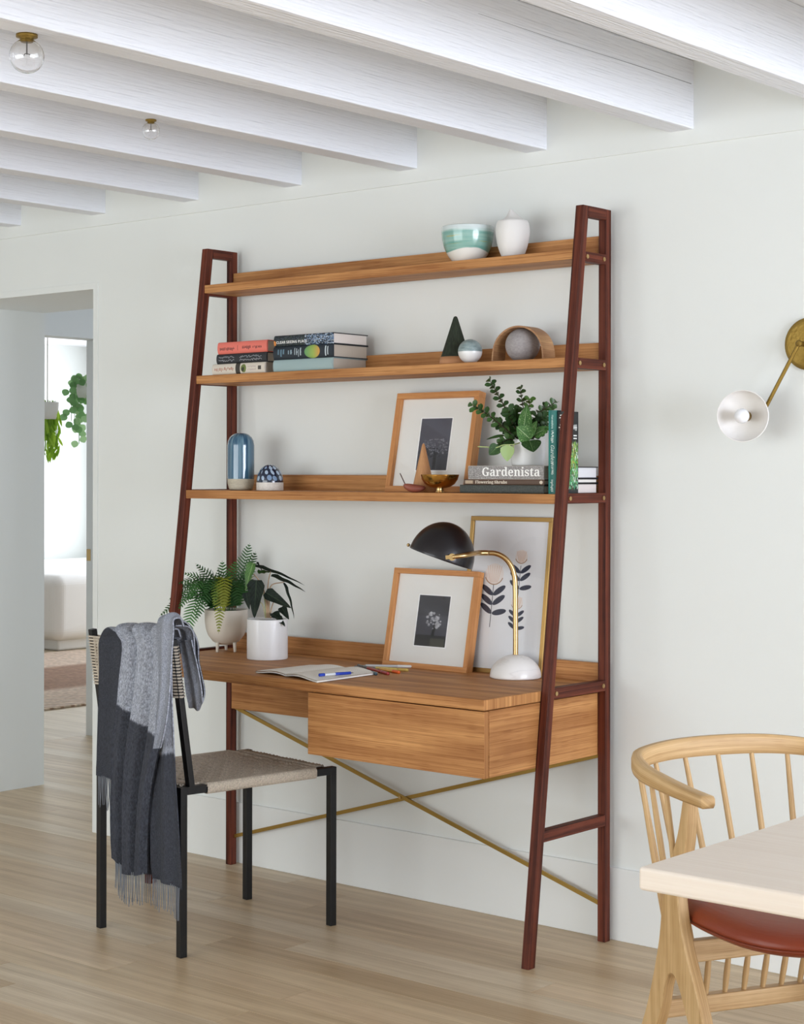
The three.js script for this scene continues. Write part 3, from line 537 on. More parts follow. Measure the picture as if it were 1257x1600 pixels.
// lying book: length along x, spine towards +z, pages open at +x, -x and -z; origin at the bottom middle
function book(name, label, group, { len, wid, thk, color, spine, pages = MAT.page, rounded = true, pos, turn = 0 }) {
  const o = thing(name, label, 'book', pos, turn, group), b = 0.0028, c = coverMat(color);
  mesh('cover', merge([box(-len / 2, len / 2, 0, b, -wid / 2, wid / 2, 0, 0.0008), box(-len / 2, len / 2, thk - b, thk, -wid / 2, wid / 2, 0, 0.0008)]), c, o);
  mesh('pages', box(-len / 2 + 0.004, len / 2 - 0.004, b, thk - b, -wid / 2 + 0.005, wid / 2 - 0.003, 0, 0), pages, o);
  const sg = new THREE.CylinderGeometry(1, 1, len, 16, 1, false, -Math.PI / 2, Math.PI); sg.rotateZ(Math.PI / 2); sg.scale(1, thk / 2, rounded ? 0.007 : 0.0025); sg.translate(0, thk / 2, wid / 2 - 0.0008);
  // the half drum faces +z after the turn
  const p = sg.attributes.position; for (let i = 0; i < p.count; i++) if (p.getZ(i) < wid / 2 - 0.0009) p.setZ(i, wid - 0.0016 - p.getZ(i));
  const g = planarUV(sg, 0, 1); g.computeVertexNormals();
  mesh('spine', g, spine ? mat({ map: spine, roughness: 0.5, side: THREE.DoubleSide }) : mat({ color, roughness: 0.55, side: THREE.DoubleSide }), o);
  return o;
}
const scribble = (x, cx, y, n, w, h, col, seed) => { const r = rng(seed); x.fillStyle = col; for (let i = 0; i < n; i++) { const a = cx + i * w; x.fillRect(a, y + r() * h * 0.25, w * (0.35 + 0.3 * r()), h * (0.5 + 0.4 * r())); if (r() > 0.4) x.fillRect(a, y + h * 0.4, w * 0.75, h * 0.18); } };
{
  const y = SH[1], g1 = 'books lying on the middle shelf';
  const pL = at(340, 583, 'z', 0.205).x, zc = 0.130;
  const hL = [0.036, 0.033, 0.040];
  const cream = spineTex(512, 80, '#d9d0c2', (x) => { x.fillStyle = '#3b362f'; x.fillRect(232, 0, 44, 80); scribble(x, 26, 26, 12, 16, 30, '#b07a66', 2); x.fillStyle = '#6b7a3a'; x.beginPath(); x.ellipse(310, 40, 26, 30, 0, 0, 7); x.fill(); x.fillStyle = '#2d2f22'; x.beginPath(); x.ellipse(304, 46, 12, 16, 0.4, 0, 7); x.fill(); scribble(x, 350, 22, 7, 12, 14, '#b9a8a4', 3); scribble(x, 350, 44, 7, 12, 14, '#b9a8a4', 4); x.fillStyle = '#4a4640'; x.fillRect(450, 26, 30, 28); });
  const blk = spineTex(512, 80, '#23262b', (x) => { x.strokeStyle = '#b9bcc2'; x.lineWidth = 3; const r = rng(8); for (const [a, b] of [[24, 190], [240, 470]]) for (let i = 0; i < 2; i++) { x.beginPath(); for (let k = a; k < b; k += 7) x.lineTo(k, 28 + i * 26 + (r() - 0.5) * 18); x.stroke(); } });
  const coral = spineTex(512, 80, '#e8796a', (x) => { x.fillStyle = '#5b2c29'; x.font = 'italic 30px serif'; scribble(x, 26, 34, 12, 13, 26, '#5b2c29', 11); x.fillRect(212, 26, 3, 34); scribble(x, 262, 30, 6, 15, 26, '#5b2c29', 12); scribble(x, 370, 34, 7, 14, 22, '#5b2c29', 13); });
  const L1 = 0.236;
  let yy = y;
  book('book', 'cream book with a black band on its spine, lowest under the coral book', g1, { len: L1 + 0.012, wid: 0.150, thk: hL[0], color: 0xc9bfae, spine: cream, pos: [pL + L1 / 2 - 0.010, yy, zc + 0.004] }); yy += hL[0];
  book('book', 'black book with pale looping lettering between a coral and a cream book', g1, { len: L1, wid: 0.148, thk: hL[1], color: 0x1d2024, spine: blk, pos: [pL + L1 / 2, yy, zc] }); yy += hL[1];
  book('book', 'coral pink book with dark handwritten lettering, topmost of its pile', g1, { len: L1 - 0.004, wid: 0.148, thk: hL[2], color: 0xd86a5c, spine: coral, pos: [pL + L1 / 2 + 0.001, yy, zc - 0.002] });
  const pR = at(430, 580, 'z', 0.205).x, L2 = 0.262;
  const teal = spineTex(512, 80, '#9db3b4', () => {});
  const night = spineTex(512, 80, '#18242f', (x) => { scribble(x, 40, 12, 3, 22, 52, '#5f7f90', 21); scribble(x, 130, 20, 2, 20, 40, '#8fa4ae', 22); scribble(x, 185, 12, 4, 16, 56, '#aebcc2', 23); const gr = x.createLinearGradient(270, 0, 400, 0); gr.addColorStop(0, '#5f9a63'); gr.addColorStop(0.6, '#9fb455'); gr.addColorStop(1, '#d59a4c'); x.fillStyle = gr; x.beginPath(); x.ellipse(338, 40, 66, 40, 0, 0, 7); x.fill(); x.fillStyle = '#c9d3d6'; x.fillRect(446, 10, 10, 60); x.fillRect(466, 14, 8, 50); });
  const clear = spineTex(512, 80, '#1c242c', (x) => { const r = rng(31); for (let i = 0; i < 900; i++) { const a = r() * 512; x.fillStyle = a > 270 ? ['#6f8fb4', '#9fb0c6', '#33475e', '#c7d3de'][i % 4] : ['#24303a', '#1c242c', '#3d4a3c', '#46525a'][i % 4]; x.fillRect(a, r() * 80, 8, 5); } x.fillStyle = '#d8863c'; x.beginPath(); x.ellipse(4, 56, 16, 18, 0, 0, 7); x.fill(); x.fillStyle = '#f1f1ee'; x.font = 'bold 27px sans-serif'; x.fillText('CLEAR SEEING PLACE', 22, 60); });
  const h2 = [0.039, 0.043, 0.036]; yy = y;
  book('book', 'pale blue-grey book with a plain spine, lowest of its pile on the shelf', g1, { len: L2, wid: 0.165, thk: h2[0], color: 0x8fa6a8, spine: teal, pos: [pR + L2 / 2, yy, zc - 0.004] }); yy += h2[0];
  book('book', 'dark navy book with a green and orange disc on its spine', g1, { len: L2 + 0.002, wid: 0.166, thk: h2[1], color: 0x131a22, spine: night, pos: [pR + L2 / 2 + 0.002, yy, zc - 0.004] }); yy += h2[1];
  book('book', 'dark book with white capital lettering and blue speckles, topmost of its pile', g1, { len: L2 - 0.002, wid: 0.166, thk: h2[2], color: 0x161b21, spine: clear, pages: mat({ color: 0xe6ded6, roughness: 0.95 }), pos: [pR + L2 / 2 + 0.003, yy, zc - 0.004] });
}
let plantBase;
{
  const y = SH[2], g2 = 'books lying under the succulent pot', zf = 0.245;
  const xa = at(719, 769, 'z', zf).x, xb = at(850, 769, 'z', zf).x, mid = (xa + xb) / 2, L = xb - xa;
  const dark = spineTex(512, 64, '#3c403c', (x) => { const r = rng(41); for (let i = 0; i < 700; i++) { x.fillStyle = r() > 0.5 ? '#4d524c' : '#30332f'; x.fillRect(r() * 512, r() * 64, 3, 6); } });
  const shrub = spineTex(1024, 64, '#5a4436', (x) => { x.fillStyle = '#efe4d2'; x.font = 'bold 46px serif'; x.fillText('Flowering Shrubs', 150, 48); x.fillStyle = '#b9a48c'; x.fillRect(20, 14, 100, 36); x.fillStyle = '#d8cbb8'; x.beginPath(); x.arc(985, 32, 20, 0, 7); x.fill(); });
  const gard = spineTex(1024, 160, '#8d8a88', (x) => { const r = rng(43); for (let i = 0; i < 2600; i++) { const k = 110 + r() * 90; x.fillStyle = `rgb(${k},${k - 4},${k - 6})`; x.fillRect(r() * 1024, r() * 160, 8, 6); } x.fillStyle = '#fbfaf7'; x.font = 'bold 140px serif'; x.fillText('Gardenista', 190, 122); });
  let yy = y;
  book('book', 'dark grey book lowest in the pile under the succulent pot', g2, { len: L, wid: 0.175, thk: 0.0245, color: 0x363a36, spine: dark, rounded: false, pos: [mid, yy, zf - 0.0885] }); yy += 0.0245;
  const b2 = book('book', 'thin brown book with cream serif lettering in the pile under the succulent pot', g2, { len: L - 0.012, wid: 0.165, thk: 0.0165, color: 0x4e3a2e, spine: shrub, rounded: false, pos: [mid + 0.004, yy, zf - 0.0895] }); yy += 0.0165;
  book('book', 'thick grey book with a large white title, directly under the succulent pot', g2, { len: L - 0.030, wid: 0.170, thk: 0.0395, color: 0xcfc8c0, spine: gard, rounded: false, pos: [mid + 0.012, yy, zf - 0.091] }); yy += 0.0395;
  plantBase = V(at(825, 731, 'z', zf - 0.09).x, yy, zf - 0.09);
  // upright books: built lying, then stood on end
  const stand = (o, x, z) => { o.rotation.set(0, 0, -Math.PI / 2); o.position.set(x, y, z); };
  const tealT = spineTex(1024, 128, '#1f6f68', (x) => { x.fillStyle = '#2b8f86'; x.fillRect(0, 92, 1024, 26); x.fillStyle = '#e6efe9'; x.font = 'italic 66px serif'; x.fillText('Garden', 420, 76); scribble(x, 250, 34, 8, 19, 44, '#e6efe9', 50); scribble(x, 640, 34, 8, 19, 44, '#e6efe9', 55); scribble(x, 60, 40, 12, 14, 34, '#bfd6cf', 51); scribble(x, 850, 40, 10, 15, 40, '#dfe9e2', 52); });
  const blackT = spineTex(1024, 128, '#15181a', (x) => { scribble(x, 40, 26, 9, 30, 64, '#e8e6df', 56); scribble(x, 500, 40, 20, 16, 40, '#3f5a52', 53); });
  const hB = 0.238, zU = 0.235, th1 = 0.030, th2 = 0.034;
  const xt = at(857.5, 768, 'z', zU).x;
  const xcov = xt + th1 + th2 + 0.0012, zBk = at(904.5, 700, 'x', xcov).z, w2 = zU - zBk;
  const t1 = book('upright_book', 'teal upright book with slanting white lettering beside the succulent pot', undefined, { len: hB, wid: w2, thk: th1, color: 0x1b625c, spine: tealT, pos: [0, 0, 0] });
  for (const c of t1.children) c.geometry.translate(-hB / 2, 0, 0); stand(t1, xt, zU - w2 / 2);
  const t2 = book('upright_book', 'black upright book with a leafy cover photograph, right beside the teal book', undefined, { len: hB - 0.004, wid: w2, thk: th2, color: 0x17191b, spine: blackT, pos: [0, 0, 0] });
  for (const c of t2.children) c.geometry.translate(-(hB - 0.004) / 2, 0, 0); stand(t2, xt + th1 + 0.0006, zU - w2 / 2);
  // cover photograph, a thin printed wrap on the board that faces right
  const leafy = canvasTex(384, 512, (x, w, h) => { x.fillStyle = '#1a1d1f'; x.fillRect(0, 0, w, h); const r = rng(61); for (let i = 0; i < 900; i++) { const yy2 = 190 + r() * 290, t = (yy2 - 190) / 290; x.fillStyle = [`hsl(${90 + t * 60},${30 + r() * 20}%,${18 + r() * 45}%)`, `hsl(60,40%,${60 - t * 30}%)`, '#dfe8e2'][i % 9 === 0 ? 2 : i % 4 === 0 ? 1 : 0]; x.beginPath(); x.ellipse(r() * w, yy2, 16 * r() + 5, 7 * r() + 3, r() * 3, 0, 7); x.fill(); } scribble(x, 210, 70, 5, 28, 50, '#e4e6e2', 57); x.fillStyle = '#e4e6e2'; x.fillRect(210, 142, 130, 8); x.fillRect(210, 160, 130, 8); });
  const pg = new THREE.BoxGeometry(0.0006, hB - 0.010, w2 - 0.006); pg.translate(xcov - 0.0002, y + hB / 2 - 0.002, zU - w2 / 2);
  { const local = planarUV(pg, 2, 1), uvA = local.attributes.uv; for (let i = 0; i < uvA.count; i++) uvA.setX(i, 1 - uvA.getX(i)); t2.updateMatrixWorld(); local.applyMatrix4(t2.matrixWorld.clone().invert()); mesh('cover_print', local, mat({ map: leafy, roughness: 0.45 }), t2); }
  // short pile of small books at the end of the shelf
  let y3 = y; const zP = (0.0475 + zBk) / 2, wP = zBk - 0.0475 - 0.004, x3 = Math.min(0.6785, at(917.5, 768, 'z', zBk - 0.004).x);
  [[0.030, 0x17181a, 0xe4d9d4], [0.014, 0x151515, 0xece7e0], [0.034, 0x1a1c22, 0xdcdcde]].forEach(([t, c, pcol], k) => {
    book('small_book', ['small white-paged book at the bottom of the short pile by the walnut post', 'thin small book in the middle of the short pile by the walnut post', 'small black-covered book on top of the short pile by the walnut post'][k], 'short pile of small books', { len: 0.078, wid: wP, thk: t, color: c, pages: mat({ color: pcol, roughness: 0.95 }), pos: [x3 - 0.039, y3, zP], turn: 0 }); y3 += t;
  });
}

// ---------------------------------------------------------------- frames
// frame: front plane from (x0, y0, z0) leaning back to z1 at the top; local x across, y up the frame, z out of the face
function leaningFrame(name, label, { x0, x1, y0, h, z0, z1, depth, rim, matF, art, matMat, joints }) {
  const lean = Math.asin((z0 - z1) / h), w = x1 - x0;
  const o = thing(name, label, 'picture frame', [x0, y0 + 0.0005, z0]); o.rotation.x = -lean;
  // pivot on the back bottom edge keeps it on the board
  const dy = Math.sin(lean) * depth; o.position.y += dy > 0 ? 0 : 0;
  const bars = [[0, w, 0, rim, 0], [0, w, h - rim, h, 0], [0, rim, rim, h - rim, 1], [w - rim, w, rim, h - rim, 1]];
  for (const [a, b, c, d, ax] of bars) { const g = box(a, b, c, d, -depth, 0, ax, 0.001); mesh('frame_bar', g, matF, o); }
  mesh('backing', box(rim * 0.6, w - rim * 0.6, rim * 0.6, h - rim * 0.6, -depth * 0.75, -depth * 0.6, 0, 0), MAT.paper, o);
  const pg = new THREE.BoxGeometry(w - 1.4 * rim, h - 1.4 * rim, 0.001); pg.translate(w / 2, h / 2, -depth * 0.45);
  mesh('picture', planarUV(pg, 0, 1), mat({ map: art, roughness: 0.75 }), o);
  const gl = new THREE.BoxGeometry(w - 1.6 * rim, h - 1.6 * rim, 0.0015); gl.translate(w / 2, h / 2, -depth * 0.25);
  mesh('glass', gl, phys({ color: 0xffffff, transmission: 1, thickness: 0, roughness: 0.02, ior: 1.3 }), o);
  return o;
}
const oakFrame = mat({ map: metric(woodTex([188, 122, 66], [226, 168, 108], { rings: 3, seed: 44, contrast: 0.8 }), 0.8, 0.12), roughness: 0.5 });
function botanicalPrint(seed, win, tone, sprig) {                         // cream mount with a small dark photograph of a sprig
  return canvasTex(640, 800, (x, w, h) => {
    x.fillStyle = '#efeeea'; x.fillRect(0, 0, w, h); const [a, b, c, d] = win.map((v, i) => v * (i % 2 ? h : w)), r = rng(seed);
    x.fillStyle = '#ffffff'; x.fillRect(a - 8, b - 8, c - a + 16, d - b + 16); x.fillStyle = tone; x.fillRect(a, b, c - a, d - b);
    sprig(x, a, b, c - a, d - b, r);
  });
}
{
  const art1 = botanicalPrint(71, [0.30, 0.235, 0.70, 0.80], '#4b4b57', (x, a, b, w, h, r) => {
    x.fillStyle = '#3d4049'; x.fillRect(a, b + h * 0.62, w, h * 0.38); x.fillStyle = '#1c1d24'; x.fillRect(a + w * 0.52, b + h * 0.62, w * 0.10, h * 0.36);
    for (let i = 0; i < 150; i++) { const k = 70 + r() * 80; x.fillStyle = `rgba(${k},${k + 2},${k + 12},0.7)`; const px = a + w * (0.12 + 0.84 * r()), py = b + h * (0.40 + 0.28 * r()); x.beginPath(); x.ellipse(px, py, 3 + r() * 8, 3 + r() * 6, r() * 3, 0, 7); x.fill(); }
    for (let i = 0; i < 40; i++) { x.fillStyle = '#20222a'; x.beginPath(); x.ellipse(a + w * (0.2 + 0.6 * r()), b + h * (0.55 + 0.2 * r()), 4 + r() * 10, 3 + r() * 5, r() * 3, 0, 7); x.fill(); }
  });
  const art2 = botanicalPrint(72, [0.31, 0.24, 0.70, 0.79], '#3a3a40', (x, a, b, w, h, r) => {
    x.fillStyle = '#45464f'; x.fillRect(a, b + h * 0.40, w, h * 0.38); x.fillStyle = '#2b2b2e'; x.fillRect(a, b + h * 0.78, w, h * 0.22); x.fillStyle = '#45463f'; x.fillRect(a + w * 0.5, b + h * 0.84, w * 0.46, h * 0.16);
    x.fillStyle = '#18181b'; x.beginPath(); x.moveTo(a + w * 0.66, b + h * 0.45); x.lineTo(a + w * 0.60, b + h * 0.8); x.lineTo(a + w * 0.50, b + h * 0.8); x.lineTo(a + w * 0.60, b + h * 0.45); x.fill(); x.fillRect(a + w * 0.76, b + h * 0.03, w * 0.08, h * 0.03);
    for (let i = 0; i < 48; i++) { const an = r() * 6.28, rr = Math.sqrt(r()); const k = 145 + r() * 55; x.fillStyle = `rgba(${k},${k},${k + 6},0.8)`; x.beginPath(); x.arc(a + w * (0.55 + 0.24 * rr * Math.cos(an)), b + h * (0.49 + 0.17 * rr * Math.sin(an)), 4 + r() * 9, 0, 7); x.fill(); }
    for (let i = 0; i < 60; i++) { x.fillStyle = 'rgba(170,172,180,0.5)'; x.fillRect(a + w * (0.28 + 0.5 * r()), b + h * (0.24 + 0.42 * r()), 3, 3); }
  });
  const art3 = canvasTex(640, 1100, (x, w, h) => {
    x.fillStyle = '#e6e7ea'; x.fillRect(0, 0, w, h);
    const plant = (cx, top, bot, flowerR, up, leaves, k) => {
      x.strokeStyle = '#2f333d'; x.lineWidth = 5 * k; x.beginPath(); x.moveTo(cx, top); x.lineTo(cx - 8 * k, bot); x.stroke();
      x.fillStyle = '#34384a'; leaves.forEach((ly, i) => [-1, 1].forEach((s) => { x.save(); x.translate(cx, ly); x.rotate(s * (s > 0 && i === leaves.length - 1 ? 1.35 : 0.95)); x.beginPath(); x.ellipse(0, -62 * k, 21 * k, 60 * k, 0, 0, 7); x.fill(); x.restore(); }));
      const fy = up; x.fillStyle = '#e8dfda'; x.beginPath(); x.ellipse(cx, fy, flowerR, flowerR, 0, 0, 7); x.fill(); x.strokeStyle = '#d9b59c'; x.lineWidth = 3; for (let i = -3; i <= 3; i++) { x.beginPath(); x.moveTo(cx + i * flowerR * 0.12, fy + flowerR * 0.8); x.lineTo(cx + i * flowerR * 0.26, fy - flowerR * 0.8); x.stroke(); }
      x.strokeStyle = '#a5805f'; x.lineWidth = 7 * k; x.beginPath(); x.arc(cx, fy, flowerR * 0.98, 0.35, Math.PI - 0.35); x.stroke();
    };
    plant(205, 470, 790, 78, 400, [555, 625, 690], 1); plant(420, 330, 570, 50, 265, [385, 440, 500], 0.82); plant(410, 640, 830, 48, 600, [700, 745, 790], 0.62);
  });
  const zA = 0.128, fA = at(601, 767, 'z', zA), fA2 = at(730, 767, 'z', zA), hA = 0.318;
  leaningFrame('picture_frame', 'oak picture frame on the shelf holding a small dark print, behind the brass bowl', { x0: fA.x, x1: fA2.x, y0: SH[2], h: hA, z0: zA, z1: zA - 0.062, depth: 0.034, rim: 0.0185, matF: oakFrame, art: art1 });
  const zB2 = 0.128, fB = at(597, 1036, 'z', zB2), fB2 = at(729, 1046, 'z', zB2);
  leaningFrame('picture_frame', 'oak picture frame standing on the desk under the black lamp shade', { x0: fB.x, x1: fB2.x, y0: DESK, h: 0.312, z0: zB2, z1: zB2 - 0.060, depth: 0.030, rim: 0.0165, matF: oakFrame, art: art2 });
  const zC = 0.078, xC0 = at(718, 1047, 'z', zC).x, xC1 = at(846, 1047, 'z', zC).x;
  leaningFrame('picture_frame', 'slim gold picture frame with a drawing of three flowering stems, leaning behind the lamp', { x0: xC0, x1: xC1, y0: DESK, h: 0.478, z0: zC, z1: 0.020, depth: 0.016, rim: 0.0135, matF: MAT.goldFrame, art: art3 });
}

// ---------------------------------------------------------------- ceramics and small ornaments
const speckle = (a, b, seed, n = 64) => dataTex(256, 256, (u, v) => { const t = fbm(u * n / 8, v * n / 8, n / 8, n / 8, seed, 4), k = noise(u * n, v * n, n, n, seed + 9); return [0, 1, 2].map((i) => lerp(a[i], b[i], clamp(t * 1.3 - 0.15)) * (0.92 + 0.1 * k)); });
function spot(px, py, y, z) { const p = at(px, py, 'z', z); return V(p.x, y, z); }
{
  // top shelf: bowl and bottle vase
  const zb = 0.124, y1 = SH[0];
  const glaze = dataTex(512, 256, (u, v) => {
    const edge = 0.30 + 0.05 * Math.sin(u * 12.57) + 0.06 * (fbm(u * 8, 3, 8, 8, 91, 3) - 0.5), t = smooth(edge - 0.012, edge + 0.012, v), m = fbm(u * 5, v * 14, 5, 14, 95, 4), top = smooth(0.75, 0.98, v + 0.2 * (m - 0.5));
    const g = [lerp(96, 168, m), lerp(158, 200, m), lerp(146, 190, m)], w = [232, 230, 224], gold = smooth(0.66, 0.72, fbm(u * 9, v * 30, 9, 30, 99, 2)) * smooth(0.4, 0.55, v) * (1 - smooth(0.65, 0.8, v));
    return [0, 1, 2].map((i) => lerp(w[i], lerp(lerp(g[i], [214, 226, 226][i], top), [190, 160, 80][i], gold * 0.5), t));
  });
  const P = spot(731, 402, y1, zb), o = thing('ceramic_bowl', 'pale ceramic bowl with marbled green glaze on the top shelf', 'bowl', P);
  const out = [[0, 0], [0.042, 0], [0.046, 0.003], [0.060, 0.020], [0.072, 0.045], [0.078, 0.070], [0.0800, 0.094], [0.0795, 0.106]], inn = [[0.0765, 0.1065], [0.0765, 0.094], [0.0745, 0.070], [0.068, 0.045], [0.056, 0.022], [0.040, 0.008], [0, 0.006]];
  const spl = (l) => new THREE.SplineCurve(l.map((p) => new THREE.Vector2(...p))).getPoints(40).map((p) => [Math.max(0, p.x), p.y]);
  const bo = lathe(spl(out), 64); { const p = bo.attributes.position, uv = bo.attributes.uv; for (let i = 0; i < p.count; i++) uv.setY(i, p.getY(i) / 0.106); }
  mesh('bowl_body', bo, phys({ map: glaze, roughness: 0.18, clearcoat: 0.6, clearcoatRoughness: 0.08, side: THREE.DoubleSide }), o);
  mesh('bowl_inside', merge([lathe([[0.0795, 0.106], [0.078, 0.1075], [0.0765, 0.1065]], 64), lathe(spl(inn), 64)]), phys({ color: 0xdfe6e4, roughness: 0.25, side: THREE.DoubleSide }), o);
  const Pv = spot(801.5, 398, y1, 0.112), v = thing('vase', 'matt white egg-shaped vase with a slanted spout on the top shelf', 'vase', Pv);
  mesh('vase_body', lathe(spl([[0, 0], [0.028, 0], [0.032, 0.004], [0.043, 0.032], [0.050, 0.066], [0.0512, 0.086], [0.0485, 0.104], [0.045, 0.111], [0.038, 0.113], [0.0, 0.1135]]), 56), MAT.white, v);
  // asymmetric wing-like spout rising from the shoulder
  const sp = new THREE.ConeGeometry(0.043, 0.040, 48, 10, true); { const p = sp.attributes.position; for (let i = 0; i < p.count; i++) { const t = (p.getY(i) + 0.02) / 0.04, k = p.getX(i) < 0 ? 1 - 0.35 * Math.sin(Math.PI * t) : 1 - 0.12 * Math.sin(Math.PI * t); p.setX(i, p.getX(i) * k - 0.006 * t); p.setZ(i, p.getZ(i) * (1 - 0.2 * Math.sin(Math.PI * t))); } sp.computeVertexNormals(); } sp.rotateY(YAW); sp.translate(0, 0.1105 + 0.02, 0);
  mesh('spout', sp, mat({ color: 0xeceae7, roughness: 0.55, side: THREE.DoubleSide }), v);
}
{
  // middle shelf
  const y = SH[1];
  const Pc = spot(712, 567, y, 0.128), c = thing('cone_ornament', 'dark green textured cone tree with a pale wooden base on the middle shelf', 'ornament', Pc);
  const greenT = dataTex(256, 256, (u, v) => { const k = 0.6 + 0.4 * noise(u * 64, v * 40, 64, 40, 121) + 0.25 * (noise(u * 90, v * 8, 90, 8, 123) - 0.5); return [52 * k, 62 * k, 46 * k]; });
  mesh('cone', lathe([[0.0455, 0.025], [0.043, 0.030], [0.0075, 0.142], [0.005, 0.148], [0, 0.150]], 40), mat({ map: greenT, bumpMap: greenT, bumpScale: 0.002, roughness: 0.85 }), c);
  mesh('wooden_base', grainUV(lathe([[0, 0], [0.0475, 0], [0.049, 0.003], [0.0470, 0.025], [0, 0.025]], 40), 0), mat({ color: 0xd2976a, roughness: 0.6 }), c);
  const Pb = spot(735, 565, y, 0.181), b = thing('ceramic_ball', 'small ceramic ball, speckled blue-green above and white below', 'ornament', Pb);
  const r = 0.0365, half = (a0, a1) => { const l = []; for (let i = 0; i <= 20; i++) { const a = lerp(a0, a1, i / 20); l.push([Math.max(0, Math.sin(a) * r), r - 0.0012 - Math.cos(a) * r]); } return lathe(l, 40); };
  mesh('white_half', half(0.19, Math.PI * 0.49), MAT.whiteGlaze, b);
  mesh('glazed_half', half(Math.PI * 0.49, Math.PI), phys({ map: speckle([112, 132, 134], [166, 182, 182], 131, 96), roughness: 0.35, clearcoat: 0.2 }), b);
  { const d = new THREE.CircleGeometry(r * Math.sin(0.19), 24); d.rotateX(Math.PI / 2); d.translate(0, r - 0.0012 - Math.cos(0.19) * r, 0); mesh('foot', d, MAT.whiteGlaze, b); }
  // bent-wood arch over a grey ball
  const Pg = spot(817, 562, y, 0.120), gb = thing('grey_ball', 'matt grey ceramic ball under the bent wooden arch', 'ornament', Pg); const gr = 0.0512;
  const sph = new THREE.SphereGeometry(gr, 48, 32); sph.translate(0, gr - 0.001, 0); mesh('ball', sph, mat({ map: speckle([160, 154, 154], [182, 176, 176], 141, 64), roughness: 0.8 }), gb);
  const pa = at(766, 564, 'z', 0.165), pb2 = at(852, 562, 'z', 0.165), R1 = (pb2.x - pa.x) / 2, a = thing('wooden_arch', 'thin bent-wood arch standing over the grey ball', 'ornament', [(pa.x + pb2.x) / 2, y, 0.135]);
  const hy = 0.105, arc = new THREE.Shape(); const el = (rx, ry, n, rev) => { const l = []; for (let i = 0; i <= n; i++) { const t = Math.PI * i / n; l.push([Math.cos(t) * rx * (1 - 0.06 * Math.pow(Math.abs(Math.cos(t)), 6)), Math.pow(Math.sin(t), 0.9) * ry]); } return rev ? l.reverse() : l; };
  [...el(R1, hy, 48), ...el(R1 - 0.005, hy - 0.005, 48, true)].forEach((p, i) => (i ? arc.lineTo(...p) : arc.moveTo(...p))); arc.closePath();
  const ag = new THREE.ExtrudeGeometry(arc, { depth: 0.06, bevelEnabled: false }); ag.translate(0, 0, -0.03); mesh('arch_band', grainUV(ag, 2), mat({ map: metric(woodTex([150, 104, 70], [206, 164, 116], { seed: 52, rings: 2 }), 0.6, 0.2), roughness: 0.55 }), a);
}
